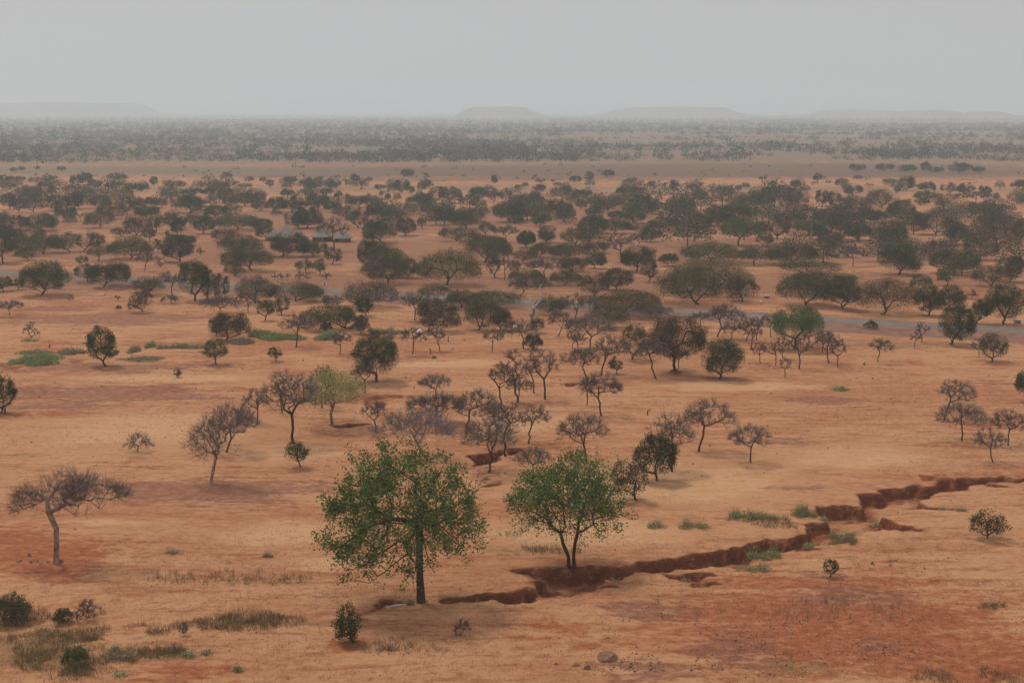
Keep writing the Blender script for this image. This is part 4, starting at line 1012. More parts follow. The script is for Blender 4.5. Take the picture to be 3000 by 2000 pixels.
def marker(px, base, top, r, label, lean=0.0, name='marker_post', stem=None):
    X, Y = (float(v) for v in at(px, base, 0.0))
    off = np.dot(np.array([X, Y]) - RA, rn)
    if abs(off) < 3.3: X, Y = (np.array([X, Y]) + rn * ((3.6 - abs(off)) * (np.sign(off) or 1))).tolist()
    off = abs(np.dot(np.array([X, Y]) - RA, rn))
    z = max(gz(X, Y), 0.46 * (1 - float(sstep(4.0, 9.0, off))) - .03)
    h = height_at(top, Y) - z
    root = link(name, None, (X, Y, z)); root.rotation_euler[1] = lean
    tag(root, label, 'marker post')
    if stem:
        link('stem', mesh_np('stem', *tubes(np.array([[0, 0, -.1]]), np.array([[0, 0, h - .3]]), .03, .03, 6), [M['rock_grey']]), parent=root)
        rr = [ring(.02, h - .42, 12), ring(r, h - .36, 12), ring(r, h - .06, 12), ring(.02, h, 12)]
        link('cap', rings_mesh('cap', rr, M['white_paint']), parent=root)
    else:
        rr = [ring(r * 1.05, -.15, 10), ring(r, h * .93, 10), ring(r * .6, h, 10), ring(.005, h + .01, 10)]
        link('shaft', rings_mesh('shaft', rr, M['white_paint']), parent=root)
        rr = [ring(r * 1.5, -.15, 10), ring(r * 1.5, .08, 10), ring(r * 1.0, .12, 10)]
        link('foot', rings_mesh('foot', rr, M['concrete']), parent=root)
marker(2156.5, 912, 896.5, .13, 'stout white marker post at the road edge between grey bare trees')
marker(2228.5, 892, 880, .22, 'thin post with a white top in grass beyond the road', stem=True)
marker(2805, 992, 968, .07, 'slim leaning white post on the sandy track below the road', lean=-.08)

def culvert(px, base, top, halfw, label):
    X, Y, z = place(px, base)
    m = Y / F_PX; w = halfw * m; h = max(height_at(top, Y) - z, .35)
    root = link('culvert', None, (X, Y, z)); tag(root, label, 'culvert')
    link('wall', mesh_np('wall', *merge(box(-w, -w * .55, 0, .35, -.2, h - .14), box(w * .55, w, 0, .35, -.2, h - .14), box(-w * .55, w * .55, .25, .35, -.2, h - .14)), [M['concrete']]), parent=root)
    link('slab', mesh_np('slab', *box(-w * 1.06, w * 1.06, -.06, .45, h - .137, h), [M['concrete']]), parent=root)
culvert(2982, 946, 937, 10, 'low pale concrete culvert head under trees beyond the road')
culvert(2246, 874, 866, 9, 'grey concrete slab over a dark gap near the white-topped post')

def bag(px, py, dist, s, label):
    X, Y, Z = x_at(px, py, dist), dist, height_at(py, dist)
    rng = np.random.default_rng(int(px))
    bm = bmesh.new(); bmesh.ops.create_icosphere(bm, subdivisions=3, radius=1)
    me = bpy.data.meshes.new('plastic_bag'); bm.to_mesh(me); bm.free()
    V = np.array([v.co[:] for v in me.vertices])
    d = 1 + 0.5 * vnoise(V[:, 0] * 2 + 7, V[:, 1] * 2 + V[:, 2] * 1.7, .55, int(px)) + 0.4 * vnoise(V[:, 2] * 2, V[:, 0] * 2, .3, 5)
    V = V * d[:, None] * np.array([s, s * .5, s * .55]); V[:, 2] -= 0.35 * np.abs(V[:, 0])
    me.vertices.foreach_set('co', V.astype(np.float32).ravel()); me.materials.append(M['bag']); me.update()
    tag(link('plastic_bag', me, (X, Y, Z)), label, 'plastic bag')
d1 = at(1209, 1036)[1]; d2 = at(1533, 1022)[1]
bag(1229, 968.5, float(d1) - 1.0, .42, 'white plastic bag snagged in the crown of a small leafless tree')
bag(1509, 955, float(d2) - 1.0, .33, 'white plastic bag caught in a leafless tree below the dead tree')
bag(1318.5, 967, float(at(1318, 970)[1]), .2, 'white plastic bag lying on open ground by olive trees')

# ------------------------------------------------------------------ rocks, stones, mounds, logs
def rock_mesh(name, seed, sx, sy, sz, mat, rough=.45):
    bm = bmesh.new(); bmesh.ops.create_icosphere(bm, subdivisions=3, radius=1)
    me = bpy.data.meshes.new(name); bm.to_mesh(me); bm.free()
    V = np.array([v.co[:] for v in me.vertices]); rng = np.random.default_rng(seed)
    for _ in range(9):                       # broken flat faces
        nrm = rng.normal(size=3); nrm[2] = abs(nrm[2]) * .8; nrm /= np.linalg.norm(nrm)
        c = rng.uniform(.55, .9)
        t = V @ nrm - c
        V -= np.where(t > 0, t, 0)[:, None] * nrm
    V *= (1 + rough * .3 * vnoise(V[:, 0] + 3, V[:, 1] + V[:, 2] * 1.3, .4, seed))[:, None]
    V[:, 2] = np.maximum(V[:, 2], -.25)
    V *= np.array([sx, sy, sz])
    me.vertices.foreach_set('co', V.astype(np.float32).ravel()); me.materials.append(mat); me.update()
    return me
def rock(px, base, w_px, h_px, seed, label, name='stone', mat='rock', group=None, depth=.8, cat=None):
    X, Y, z = place(px, base)
    m = Y / F_PX; w = w_px * m / 2; h = h_px * m
    o = link(name, rock_mesh(name, seed, w, w * depth, h * 1.05, M[mat]), (X, Y + w * depth * .6, z + .02))
    o.rotation_euler[2] = (seed * 1.7) % .8 - .4
    return tag(o, label, cat or name.split('_')[-1], group)
rock(1776, 1943, 78, 24, 9, 'large brown angular boulder on the sand near the bottom edge', 'boulder', cat='boulder')
rock(1689, 1960, 34, 9, 5, 'flat dark slab of rock beside the large boulder', 'flat_rock', cat='rock')
rock(1720, 1968, 26, 12, 12, 'lumpy rock between the flat slab and the gravel', 'flat_rock', cat='rock')
rock(1627, 1955, 15, 7, 7, 'small rounded stone a step away from the flat slab', cat='stone')
for i, (zx, zy, w, h) in enumerate([(1310, 372, 34, 16), (1436, 352, 30, 17), (1466, 350, 26, 13), (1433, 380, 30, 12)]):
    rock(2000 + zx / 2.352, 1500 + zy / 2.352, w / 2.2, h / 2.2, 20 + i, ['brown stone set apart from the three grey ones', 'tallest grey stone of the cluster on red soil', 'grey stone touching the tallest one', 'low grey stone in front of the tallest one'][i], mat='rock' if i == 0 else 'rock_grey', cat='stone')
for i, (zx, zy, w, h) in enumerate([(397, 1330, 70, 45), (250, 1390, 90, 25), (405, 1410, 60, 40), (495, 1390, 50, 30), (545, 1425, 55, 20), (645, 1400, 50, 24), (815, 1400, 70, 45)]):
    rock(zx / 4.612, 1340 + zy / 4.612, w / 4.612, h / 4.612, 40 + i, ['pale rounded stone behind the others left of the lone leafless tree', 'long flat stone farthest from the lone leafless tree', 'grey stone in the middle of the row by the lone leafless tree', 'small stone of the row by the lone leafless tree', 'low pale stone nearest the viewer by the lone leafless tree', 'brown stone against the root of the lone leafless tree', 'dark lump on the far side of the lone leafless trunk'][i], mat='rock_grey' if i not in (5, 6) else 'rock', cat='stone')
CL = {4: "945 897;1080 944;1080 885;2055 893;2088 893;1655 812;1800 838;1370 836;1160 668;720 432;60 615;305 668;1670 944;1220 862", 7: "140 106;270 196;160 194;1350 134;1600 152;2130 382;1255 434;360 544;1138 478;215 510;1840 726;1695 922;700 120;640 615;2225 420", 5: "850 746;1290 806;770 800;1060 875;965 660;805 530;360 585;680 742",
      9: "610 170;545 234;715 222;540 318;1510 326;1000 552;1918 606;440 680;72 655;40 708;563 718;1435 214;1595 118;2112 50;1310 66;920 222;190 530;410 582;650 585;130 738;1880 886;1850 908;585 395;640 442;2175 420", 8: "500 138;355 200;1508 80;1758 256;320 120;2110 545;1530 520;1350 815;1050 712", 11: "2105 668;2280 728;2215 735;1750 700;1985 765;2085 768;1940 765;1500 888;1260 885;1410 884;1835 888;1625 908;2190 946;2035 942;460 994;430 1000;75 1098;1480 1070;265 1140",
      10: "1385 668;1050 905;1200 920;1750 840;1600 530;515 120;490 400;520 290;670 290", 12: "950 620;1080 642;2300 752;1890 335;1830 325;1535 418;1650 420;1670 400;395 498;600 750;1580 580;945 835;750 875;270 995;610 1020;740 1020;185 990;100 960;120 850;1815 497;1210 370;1320 190;1165 210", 6: "135 918;228 945;318 928;462 903;598 922;1140 790;1250 918;1680 820;355 1003;1310 1006;2112 990"}
k = 0
for pan, txt in CL.items():
    for rec in txt.split(';'):
        zx, zy = (float(v) for v in rec.split())
        k += 1
        s_ = 2.6 + (k * 37 % 11) * .32
        rock(PAN[pan][0] + zx / 2.352, PAN[pan][1] + zy / 2.352, s_ * 1.3, s_ * .7, 100 + k, 'small dark stone lying loose on the open sand', name='loose_stone', group='loose dark stones on the sand', cat='stone')
# mounds of dark soil at trunks
def mound(px, base, w_px, h_px, seed, label):
    X, Y, z = place(px, base); m = Y / F_PX
    tag(link('soil_mound', rock_mesh('soil_mound', seed, w_px * m / 2, w_px * m / 2.6, h_px * m, M['mud'], 1.2), (X, Y, z)), label, 'mound')
mound(1978, 1092, 50, 13, 71, 'dark earth mound round the foot of the broad yellowish-brown tree')
mound(2588, 921, 27, 9, 72, 'dark earth mound under a dark acacia beyond the road')
mound(1445, 1345, 46, 36, 73, 'red lump of eroded earth left standing in the gully behind the leafy trees')
def log(pts, r, mat, name, label, cat, base_py, dy=0.0):
    px0 = pts[0][0]
    _, Y, _ = place(px0, base_py)
    P = np.array([[x_at(a, b, Y) if len(q) < 3 else x_at(a, b, Y + q[2]), Y + (q[2] if len(q) > 2 else 0), height_at(b, Y + (q[2] if len(q) > 2 else 0))] for q in pts for a, b in [q[:2]]])
    o0 = P[0].copy()
    rr = np.linspace(r, r * .4, len(P))
    o = link(name, mesh_np(name, *tubes(P[:-1] - o0, P[1:] - o0, rr[:-1], rr[1:], 6), [M[mat]]), tuple(o0))
    return tag(o, label, cat)
log([(1133, 1781), (1145, 1776), (1160, 1772), (1178, 1771), (1190, 1770)], .09, 'dead_wood', 'fallen_branch', 'pale fallen branch lying across the hollow by the leafy tree', 'branch', 1781)
def stub(px, base, pts, r, label, name='tree_stump', mat='bark'):
    X, Y, z = place(px, base)
    root_pts = [(0, -.1)] + pts
    V, F = [], []
    P = np.array([[a, 0.05 * i, b] for i, (a, b) in enumerate(root_pts)])
    rr = np.linspace(r, r * .55, len(P))
    return tag(link(name, mesh_np(name, *tubes(P[:-1], P[1:], rr[:-1], rr[1:], 6), [M[mat]]), (X, Y, z)), label, 'stump')
stub(1313, 1001, [(.02, .25), (-.03, .5), (.1, .75)], .10, 'leaning dark stump standing alone beside two small leafless trees')
stub(1259, 1036, [(.15, .3), (.05, .6), (-.05, .75)], .09, 'crooked broken stump behind a twiggy heap on the sand')
stub(1898, 1217, [(-.02, .3), (.0, .5), (.28, .52)], .08, 'dark hooked stump alone on the sand between bare trees')
stub(14, 1211, [(0, .3), (.03, .55), (.0, .62)], .12, 'reddish stub beside the green tree cut off by the picture edge')
stub(2532, 1072, [(.03, .25), (.15, .5)], .07, 'thin upright stub on the open plain below the road')
stub(1243, 997, [(.12, .18), (.2, .22), (.45, .32)], .08, 'short dark log propped on the sand under a small leafless tree')
stub(145, 1017, [(.0, .2), (.04, .5)], .12, 'low broken stump near the weeds at the sand edge')

# ------------------------------------------------------------------ grass and weeds
def blades(rng, X, Y, h, lean, wd, z=None):
    n = len(X)
    if z is None: z = ground_z(X, Y)
    A = np.stack([X, Y, z - .03], 1)
    d = rng.normal(size=(n, 3)) * lean; d[:, 2] = 1
    d /= np.linalg.norm(d, axis=1, keepdims=True)
    B = A + d * h[:, None]
    a = rng.uniform(0, np.pi, n)
    s = np.stack([np.cos(a), np.sin(a), np.zeros(n)], 1) * wd[:, None]
    Mid = (A + B) / 2 + d * 0
    bend = rng.normal(size=(n, 3)) * .12 * h[:, None]; bend[:, 2] = 0
    T = B + bend
    V = np.stack([A - s, A + s, Mid + s * .8, Mid - s * .8, T + s * .15, T - s * .15], 1).reshape(-1, 3)
    b = (np.arange(n) * 6)[:, None]
    F = np.concatenate([b + np.array([[0, 1, 2, 3]]), b + np.array([[3, 2, 4, 5]])], 0)
    return V, F
def weed_patch(x0, x1, yt, yb, mat, label, seed, hgt=None, dens=1.0, name='weed_clump', rows=None):
    """A clump of weeds covering that piece of the picture."""
    rng = np.random.default_rng(seed)
    px = (x0 + x1) / 2
    X, Y, z = place(px, yb)
    pm = PM * Y
    full = (yb - yt) * Y / F_PX
    W = (x1 - x0) * Y / F_PX / 2
    H = hgt or min(full * .75, 1.1)
    Yf = float(at(px, yt + (H * F_PX / Y) * .8)[1]) if full > H else Y + W * .6
    D = max((Yf - Y) / 2, .42 * W)
    n = int(np.clip(dens * 60 * W * D + 40 * W * H / .1, 120, 14000))
    a = rng.uniform(0, 2 * np.pi, n); r = np.sqrt(rng.uniform(0, 1, n))
    lob = 1 + .35 * np.sin(a * 3 + seed) + .2 * np.sin(a * 5 + seed * 2)
    gx = W * r * np.cos(a) * np.minimum(lob, 1.1); gy = D * r * np.sin(a) * lob
    gap = vnoise(gx + X, gy + Y, max(W * .22, .3), seed + 5) > -.34
    a, r, gx, gy = a[gap], r[gap], gx[gap], gy[gap]; n = len(gx)
    f = 0.25 + 1.3 * (vnoise(gx + X, gy + Y, max(W * .30, .3), seed) + .5)
    h = H * f * rng.uniform(.5, 1.1, n) * (1.05 - .6 * r ** 3)
    z_ = ground_z(gx + X, gy + Y + D)
    V, F = blades(rng, gx, gy, h, .45, np.maximum(.014, pm * .22) * rng.uniform(.6, 1.4, n), z_ - z)
    # broad leaves on the stalks
    m = n * 2; idx = rng.integers(0, n, m)
    P = np.stack([gx[idx], gy[idx], (z_ - z)[idx] + h[idx] * rng.uniform(.2, 1, m)], 1) + rng.normal(size=(m, 3)) * .08
    P[:, 2] = np.maximum(P[:, 2], (z_ - z)[idx])
    if mat != 'grass_dry':
        V, F = merge((V, F), cards(rng, P, max(.09, pm * .9), .7))
    tag(link(name, mesh_np(name, V, F, [M[mat]]), (X, Y + D, z)), label, 'weeds' if mat != 'grass_dry' else 'grass')
WP = [
 (8, 165, 1027, 1072, 'grass_green', 'big lush green weed patch beside the red hollow at the sand edge', 1), (40, 150, 1020, 1040, 'grass_green', 'darker weeds behind the big lush patch', 1),
 (155, 240, 1017, 1040, 'grass_grey', 'grey-green weeds running on from the big lush patch', 1),
 (365, 402, 1005, 1036, 'grass_grey', 'grey weeds left of the rounded green bush in the weed strip', 1), (418, 450, 998, 1022, 'grass_green', 'rounded dark green bush in the weed strip', 1),
 (455, 485, 1007, 1026, 'grass_grey', 'dull green bush beside the rounded one in the weed strip', 1), (480, 605, 1006, 1026, 'grass_green', 'long low strip of green weeds leading to the forked bushy tree', 1),
 (340, 478, 1044, 1060, 'grass_grey', 'pale flat weed patch in front of the weed strip', 1), (665, 735, 985, 1012, 'grass_grey', 'shaggy bushes under the leaning dark tree', 1),
 (718, 800, 962, 990, 'grass_green', 'green weeds behind a leafless umbrella tree', 1), (750, 890, 968, 998, 'grass_green', 'broad bright weed bank in the shallow wash', 1), (915, 1000, 966, 998, 'grass_green', 'weed bank under the fresh leaning tree', 1),
 (1085, 1195, 958, 978, 'grass_grey', 'grey-green weed bank behind a tall green tree', 1), (60, 110, 990, 1000, 'grass_grey', 'low weeds at the foot of the conical bare shrub', 1), (235, 262, 997, 1007, 'grass_grey', 'small weed tuft in the sand near a bushy tree', 1),
 (2438, 2495, 1128, 1146, 'grass_green', 'lone flat green tuft on the bare plain', 1),
 (2115, 2290, 1492, 1531, 'grass_green', 'wide green grass bank on the rim behind the gully', 2), (2322, 2400, 1475, 1518, 'grass_green', 'tall green tuft at the head of a red gully wall', 2), (2400, 2440, 1500, 1525, 'grass_grey', 'grey grass spilling down from the tall green tuft', 2),
 (2555, 2618, 1478, 1508, 'grass_green', 'green tuft in the middle of the gully floor', 2), (2470, 2525, 1512, 1530, 'grass_green', 'low green grass on the gully floor by the long wall', 2), (2430, 2500, 1515, 1545, 'grass_grey', 'pale grass on the gully floor', 2),
 (2745, 2780, 1476, 1493, 'grass_green', 'first small tuft along the side gully', 2), (2798, 2835, 1482, 1498, 'grass_green', 'last small tuft along the side gully', 2), (2630, 2660, 1528, 1548, 'grass_green', 'thorny green tuft on the lip of the near gully arm', 2),
 (2180, 2295, 1590, 1638, 'grass_green', 'big rounded green clump hanging over the gully bank', 2), (2160, 2270, 1640, 1674, 'grass_grey', 'greyer clump in front of the big rounded one', 2), (2328, 2402, 1575, 1602, 'grass_green', 'bright green cushion above a small red undercut', 2),
 (2395, 2500, 1545, 1588, 'grass_grey', 'wide dry grey grass filling the gully bend', 2), (1896, 1955, 1520, 1550, 'grass_grey', 'rounded grey-green clump on the pale sand', 2), (1988, 2085, 1518, 1552, 'grass_green', 'dark pointed clump with a dead stalk on the pale sand', 2),
 (1185, 1215, 1765, 1775, 'grass_grey', 'faint grey grass at the foot of the one-trunk leafy tree', 3), (1788, 1812, 1680, 1696, 'grass_grey', 'faint tuft inside the gully near the twin trunks', 3), (2000, 2030, 1684, 1695, 'grass_grey', 'tuft in the small side pit', 3),
 (475, 530, 1600, 1621, 'grass_grey', 'tussock on the sand beyond the pale slope', 3), (765, 800, 1615, 1627, 'grass_grey', 'flat grey tussock before the big leafy tree', 3),
 (540, 900, 1810, 1848, 'grass_dry', 'long drift of dry brown grass near the oval green bush', 4), (395, 560, 1905, 1930, 'grass_dry', 'row of dry tufts along a small crack', 4), (0, 260, 1870, 1960, 'grass_dry', 'large stand of dry brown grass in the corner', 4),
 (60, 330, 1940, 1995, 'grass_dry', 'lower stand of dry grass along the bottom edge', 4), (0, 100, 1780, 1822, 'grass_dry', 'dry grass round the shrub cut off by the picture edge', 4), (300, 400, 1925, 1942, 'grass_grey', 'grey-green tuft by the row of dry tufts', 4),
 (314, 350, 1890, 1914, 'grass_grey', 'small grey-green bush beyond the row of dry tufts', 3), (584, 620, 1900, 1926, 'grass_grey', 'grey-green bush ending the row of dry tufts', 3), (525, 572, 1908, 1934, 'grass_grey', 'grey bush amid the row of dry tufts', 3), (678, 712, 1952, 1970, 'grass_green', 'single green tuft on the sand near the bottom edge', 3), (322, 380, 1958, 1988, 'grass_grey', 'ragged tuft on the bottom edge beside the dry stand', 3),
 (2860, 2960, 1772, 1782, 'grass_dry', 'dark dry grass smear on the red slope', 4), (210, 300, 1855, 1880, 'grass_dry', 'thin dry tufts above the large stand', 4), (1100, 1175, 1905, 1915, 'grass_dry', 'thin dry tufts below the arching dead shrub', 4),
]
for i, (x0, x1, yt, yb, mat, label, zone) in enumerate(WP):
    weed_patch(x0, x1, yt, yb, mat, label, 300 + i, hgt={4: .62, 3: .35}.get(zone), dens={4: .9}.get(zone, 1.0), name='dry_grass_clump' if mat == 'grass_dry' else 'weed_clump')
weed_patch(1262, 1280, 1035, 1050, 'grass_dry', 'twiggy brown heap in front of the crooked stump', 390, name='brush_heap')

def stubble():
    rng = np.random.default_rng(77)
    n = 44000
    Y = 1 / rng.uniform(1 / 260, 1 / 74, n); X = rng.uniform(-.40, .40, n) * Y
    g = vnoise(X, Y, 9, 71) + .7 * vnoise(X, Y, 2.6, 72) + .25 * (Y < 105)
    k = g > 0.08
    X, Y = X[k], Y[k]
    rep_ = 4
    X = np.repeat(X, rep_) + rng.normal(size=len(X) * rep_) * .10; Y = np.repeat(Y, rep_) + rng.normal(size=len(Y) * rep_) * .10
    m = len(X)
    V, F = blades(rng, X, Y, rng.uniform(.06, .24, m), .8, np.maximum(.008, PM * Y * .16))
    tag(link('stubble', mesh_np('stubble', V, F, [M['grass_dry']])), 'sparse dry grass stubble over the near sand', 'grass', kind='stuff')
stubble()

def wisps(name, label, mat, spec, seed):
    rng = np.random.default_rng(seed)
    Xs, Ys = [], []
    for cx, cy, rx, ry, n in spec:
        a = rng.uniform(0, 2 * np.pi, n); r = np.sqrt(rng.uniform(0, 1, n))
        X, Y = at(cx + rx * r * np.cos(a), np.minimum(cy + ry * r * np.sin(a), 2060))
        g = vnoise(X, Y, 2.2, 44) + .6 * vnoise(X, Y, .8, 45) + .25 * (1 - r) > .08
        Xs.append(X[g]); Ys.append(Y[g])
    X, Y = np.concatenate(Xs), np.concatenate(Ys)
    X = np.repeat(X, 3) + rng.normal(size=len(X) * 3) * .07; Y = np.repeat(Y, 3) + rng.normal(size=len(Y) * 3) * .07
    V, F = blades(rng, X, Y, rng.uniform(.18, .62, len(X)), .45, np.full(len(X), .011))
    tag(link(name, mesh_np(name, V, F, [M[mat]])), label, 'grass', kind='stuff')
M['grass_olive'] = varied("olive_brown_grass", (0.21, 0.155, 0.07), island=0.8, obj=0)
wisps('dry_grass', 'wispy olive-brown grass spread over the near corner and sand', 'grass_olive', [(130, 1930, 270, 75, 2700), (60, 1800, 100, 35, 500), (700, 1835, 230, 24, 900), (470, 1918, 200, 16, 450), (1700, 1610, 260, 12, 500),
      (300, 1850, 200, 25, 900), (2450, 1585, 60, 22, 800), (2300, 1530, 120, 20, 600), (1200, 1900, 200, 25, 300), (2500, 1790, 400, 40, 500), (2850, 1980, 250, 25, 500), (700, 1690, 300, 25, 700), (1350, 1560, 200, 25, 400)], 93)

def pebbles(name, label, mat, spec, seed, smin, smax):
    rng = np.random.default_rng(seed)
    Ps, Ss = [], []
    for cx, cy, rx, ry, n in spec:
        px = rng.normal(cx, rx * .55, n); py = np.clip(rng.normal(cy, ry * .55, n), 1000, 2040)
        X, Y = at(px, py)
        c = vnoise(X, Y, 1.6, seed) > -.12
        Ps.append(np.stack([X, Y, ground_z(X, Y)], 1)[c])
    P = np.concatenate(Ps); n = len(P)
    s = rng.uniform(smin, smax, n) * rng.choice([.7, 1, 1.7], n, p=[.6, .3, .1])
    base = np.array([[1, 0, 0], [0, 1, 0], [-1, 0, 0], [0, -1, 0], [.4, .3, .8], [-.5, -.2, .7]], float)
    V = base[None] * rng.uniform(.6, 1.3, (n, 6, 3)) * s[:, None, None]
    a = rng.uniform(0, 2 * np.pi, n); c, s_ = np.cos(a)[:, None], np.sin(a)[:, None]
    V = np.stack([V[..., 0] * c - V[..., 1] * s_, V[..., 0] * s_ + V[..., 1] * c, V[..., 2]], -1) + P[:, None]
    T = np.array([[0, 1, 4, 4], [1, 2, 5, 4], [2, 3, 5, 5], [3, 0, 4, 5]])
    F = (np.arange(n) * 6)[:, None, None] + T[None]
    tag(link(name, mesh_np(name, V.reshape(-1, 3), F.reshape(-1, 4), [M[mat]])), label, 'gravel', kind='stuff')
pebbles('gravel', 'dark gravel strewn over the red soil', 'gravel', [(1900, 1955, 160, 35, 700), (2230, 1915, 200, 70, 900), (2600, 1905, 190, 45, 800), (2350, 1830, 260, 40, 250), (2050, 1800, 200, 50, 150), (1950, 1780, 150, 40, 60), (2550, 1680, 300, 50, 90), (2200, 1980, 300, 25, 260),
    (640, 1440, 320, 30, 260), (250, 1150, 300, 25, 120), (160, 1640, 160, 25, 70), (1700, 1900, 400, 70, 120), (700, 1900, 500, 70, 120), (2400, 1300, 500, 120, 160)], 91, .018, .06)

# ------------------------------------------------------------------ far woodland and scrub, a grey-green mass
def far_woods(name, label, rng, specs, mat, nleaf, seed0, hr=(2.6, 6.5), leaf=0.20, gap=0.0):
    Vs, Fs, off = [], [], 0
    for (Y0, Y1, n, cond) in specs:
        Y = 1 / rng.uniform(1 / Y1, 1 / Y0, n) if Y1 / Y0 > 1.6 else rng.uniform(Y0, Y1, n)
        X = rng.uniform(-0.42, 0.42, n) * Y
        keep = cond(X, Y)
        X, Y = X[keep], Y[keep]
        if gap:
            ok = []
            for i in range(len(X)):
                if all((X[i] - X[j]) ** 2 + ((Y[i] - Y[j]) * .5) ** 2 > gap * gap for j in ok): ok.append(i)
            X, Y = X[ok], Y[ok]
        Z = ground_z(X, Y)
        Hs = rng.uniform(*hr, len(X)) * np.where(rng.uniform(size=len(X)) < .06, 1.5, 1) * np.clip(.95 + 1.1 * vnoise(X, Y, 70, 90), .45, 1.5)
        Ws = Hs * rng.uniform(0.9, 1.7, len(X)) * 0.5
        m = nleaf
        k = len(X)
        a = rng.uniform(0, 2 * np.pi, (k, m)); r = np.sqrt(rng.uniform(0, 1, (k, m)))
        v = 0.18 + (0.82 * np.sqrt(1 - r * r * 0.9) - 0.0) * rng.uniform(0.1, 1, (k, m))
        P = np.stack([X[:, None] + Ws[:, None] * r * np.cos(a), Y[:, None] + Ws[:, None] * r * np.sin(a), Z[:, None] + Hs[:, None] * v], -1).reshape(-1, 3)
        s = np.repeat(np.maximum(Hs * leaf, PM * Y * 0.55), m)
        V, F = cards(rng, P - np.array([0, 0, 0.2]), s, 0.9)
        # short trunks
        A = np.stack([X, Y, Z - .2], 1); B = np.stack([X, Y, Z + Hs * 0.5], 1)
        V2, F2 = tubes(A, B, 0.12 * Hs / 4, 0.08 * Hs / 4, 3)
        V, F = merge((V, F), (V2, F2))
        Vs.append(V); Fs.append(F + off); off += len(V)
    o = link(name, mesh_np(name, np.concatenate(Vs), np.concatenate(Fs), [M[mat]]))
    tag(o, label, 'woodland', kind='stuff')
rw = np.random.default_rng(55)
def pixel_y(Y): return HORIZON + F_PX * np.tan(np.arctan2(CAM_H, Y) - 0) * 1.02
def clear(X, Y):
    """Bare sandy strips and the brown flat stay open."""
    g = vnoise(X, Y, 160, 61) + 0.9 * vnoise(X, Y, 45, 62)
    return g
far_woods("woodland", "grey-green dry woodland stretching to the hazy horizon", rw, [
    (800, 1000, 2000, lambda X, Y: (clear(X, Y) > -0.32 + .9 * np.clip((900 - Y) / 100, 0, 1)) & (Y > 815 + 60 * vnoise(X, Y, 90, 63) + np.where(X > 0, 70, 0))),
    (980, 1500, 3600, lambda X, Y: (clear(X, Y) > -0.16) & ~((X > 80) & (Y > 1300))),
    (1480, 2000, 3400, lambda X, Y: (clear(X, Y) > np.where(X > 60, 0.05, -0.25))),
    (2000, 6800, 9000, lambda X, Y: (vnoise(X, Y, 500, 64) + 0.5 * vnoise(X, Y, 150, 65) > -0.22)),
], 'woods', 34, 1)
far_woods("scrub", "scattered low scrub on the brown flat before the woodland", rw, [
    (510, 840, 260, lambda X, Y: vnoise(X, Y, 60, 66) > -0.15),
], 'woods', 26, 2, (0.7, 2.2), .3)

def belt(X, Y):
    return vnoise(X, Y, 45, 81) + 0.5 * vnoise(X, Y, 18, 82)
M['belt_dark'] = varied("belt_dark_leaves", (0.052, 0.061, 0.022), obj=0.0)
M['belt_olive'] = varied("belt_olive_leaves", (0.081, 0.083, 0.03), obj=0.0)
M['belt_brown'] = varied("belt_brown_leaves", (0.092, 0.071, 0.04), obj=0.0)
for kk, (mat, lab, n_) in enumerate([('belt_dark', "dark green trees filling the thick belt round the hamlet", 105), ('belt_olive', "olive green trees filling the thick belt round the hamlet", 95), ('belt_brown', "brownish half-dry trees filling the thick belt round the hamlet", 80)]):
    far_woods("tree_belt", lab, np.random.default_rng(300 + kk), [
        (385, 500, n_, lambda X, Y: (belt(X, Y) > -0.30) & ((np.abs(X + 62 - (Y - 365) * .1) > 22) | (Y > 410)) & (np.abs(Y - 358) > 22)),
        (275, 385, 34 - 4 * kk, lambda X, Y: (X > 8) & (Y > 262 + .0 * X) & (np.abs((X - RA[0]) * rn[0] + (Y - RA[1]) * rn[1]) > 16) & (belt(X, Y) > -.2)),
        (490, 600, n_ // 2, lambda X, Y: belt(X, Y) > -0.2)], mat, 900, 3, (3.0, 6.2), .055, 11.0)

# ------------------------------------------------------------------ dusty air
hx, hy0, hy1, hz0, hz1 = 8300.0, -120.0, 12500.0, -8.0, 150.0
hv = np.array([[x, y, z] for z in (hz0, hz1) for y in (hy0, hy1) for x in (-hx, hx)])
hf = np.array([[0, 2, 3, 1], [4, 5, 7, 6], [0, 1, 5, 4], [2, 6, 7, 3], [0, 4, 6, 2], [1, 3, 7, 5]])
hm = bpy.data.materials.new("dusty_air")
hm.use_nodes = True
hm.node_tree.nodes.clear()
h_out = hm.node_tree.nodes.new("ShaderNodeOutputMaterial")
h_vol = hm.node_tree.nodes.new("ShaderNodeVolumePrincipled")
h_vol.inputs["Color"].default_value = (0.84, 0.94, 1.0, 1)
h_vol.inputs["Density"].default_value = 0.00030
h_vol.inputs["Anisotropy"].default_value = 0.2
hm.node_tree.links.new(h_vol.outputs[0], h_out.inputs["Volume"])
tag(link("haze", mesh_np("haze", hv, hf, [hm])), "pale dusty haze hanging over the whole plain", "haze", kind='stuff')

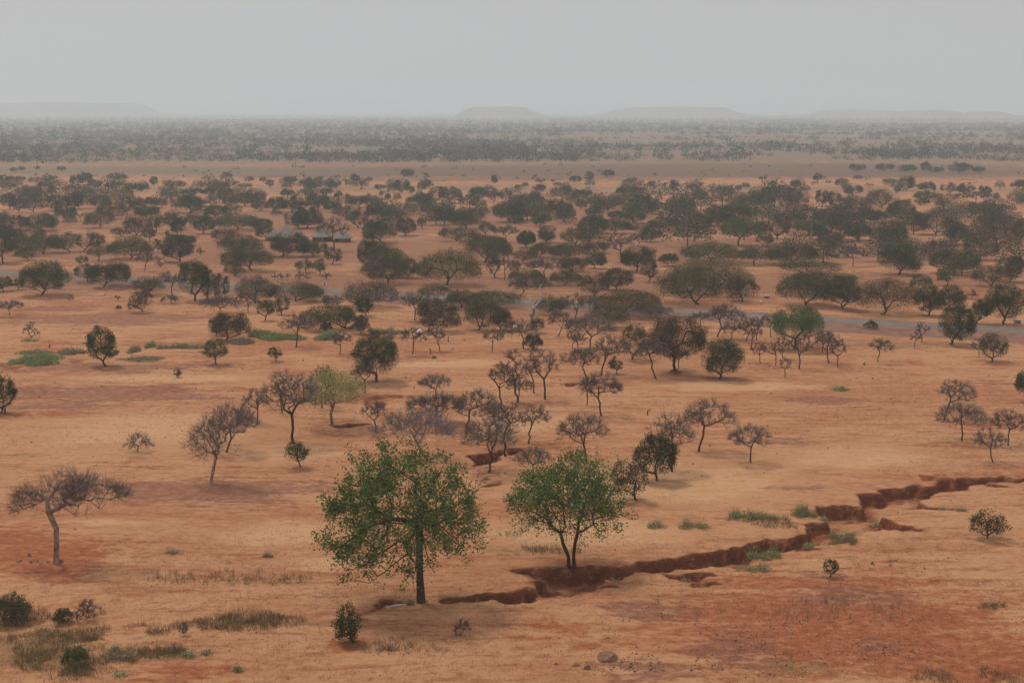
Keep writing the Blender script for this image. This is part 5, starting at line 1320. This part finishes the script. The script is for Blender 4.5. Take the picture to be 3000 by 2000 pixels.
# ------------------------------------------------------------------ labels of the plants: looks first, then what stands next to them
LAND = [("the one-trunk leafy tree", 1234, 1768), ("the twin-trunk leafy tree", 1680, 1650), ("the lone leafless spreading tree", 165, 1645), ("the long red gully", 2350, 1600), ("the bleached dead tree", 1557, 965),
        ("the triangular warning sign", 950, 830), ("the thatched huts", 890, 700), ("the yellow-green acacia", 975, 1243), ("the broad yellowish-brown tree", 1976, 1092), ("the stout white marker post", 2156, 925),
        ("the lush weed patch", 90, 1055), ("the red mud hut", 1575, 610), ("the gnarled crooked tree", 620, 1416), ("the oval green bush", 1015, 1890), ("the pale flat weed patch", 410, 1052), ("the tall green tree by the wash", 1103, 1120),
        ("the pair of concrete culverts", 2960, 950), ("the bright olive acacia", 2165, 720), ("the big rounded tree before the road", 120, 868), ("the lone flat tuft", 2465, 1140), ("the bare brown flat", 1700, 530), ("the thicket above the left road end", 60, 690),
        ("the dark bushes on the brown flat", 2640, 490), ("the wide sandy gap", 2330, 640), ("the darkest grove beyond the road", 2700, 700), ("the clear-stemmed tree before the huts", 528, 767), ("the sandy clearing in the far belt", 400, 570), ("the two dark round trees mid-belt", 1150, 700), ("the slim leaning post", 2805, 990)]
ORD = ["", "second", "third", "fourth", "fifth", "sixth", "seventh", "eighth", "ninth", "tenth"]
NUM = ["", "one", "two", "three", "four", "five", "six", "seven", "eight", "nine", "ten"]
def where(px, py):
    best = min(LAND, key=lambda l: abs(l[1] - px) + 2.6 * abs(l[2] - py))
    dx, dy = px - best[1], (py - best[2]) * 2.6
    if abs(dy) > abs(dx) * 1.2: rel = "in front of" if dy > 0 else "behind"
    elif abs(dx) < 90: rel = "close to"
    elif dx < 0: rel = "left of"
    else: rel = "right of"
    return rel + " " + best[0]
buckets = {}
for e in ENT:
    o, look, px, py, hp, wp = e
    fl = "small" if hp < 22 else ("tall" if hp > 1.15 * wp and hp > 60 else ("broad" if wp > 1.9 * hp else ""))
    if look.startswith(("small", "low", "broad", "cone")): fl = ""
    buckets.setdefault(((fl + " " + look).strip(), where(px, py)), []).append(e)
def name_row(es, look, loc):
    es = sorted(es, key=lambda e: e[2])
    n = len(es)
    if n == 1:
        es[0][0]["label"] = f"{look} {loc}"
        return
    if n > 7:                           # two rows, the nearer and the farther one
        q = sorted(es, key=lambda e: -e[3])
        name_row(q[:n // 2], look, "in the front row " + loc)
        name_row(q[n // 2:], look, "in the back row " + loc)
        return
    for i, e in enumerate(es):
        pos = "leftmost" if i == 0 else ("rightmost" if i == n - 1 else ("middle" if n == 3 else ORD[i] + " from left"))
        e[0]["label"] = f"{pos} {look} {loc}"
        e[0]["group"] = f"{look}s {loc}"
for (look, loc), es in buckets.items():
    name_row(es, look, loc)
ONLY = {LOOK['Y']: "bright yellow-green acacia with pale trunk beside tall leafless trees", LOOK['Y2']: "broad yellowish-brown leafy tree on a dark earth mound", LOOK['Y4']: "bright olive round-crowned acacia above a grey bare tree in the belt",
        LOOK['P']: "dead tree with pale grey twigs showing above the one-trunk leafy tree", LOOK['BL']: "sparse tree with few green leaves behind the twin-trunk leafy tree"}
for e in ENT:
    if e[1] in ONLY:
        e[0]["label"] = ONLY[e[1]]
        if "group" in e[0].keys(): del e[0]["group"]
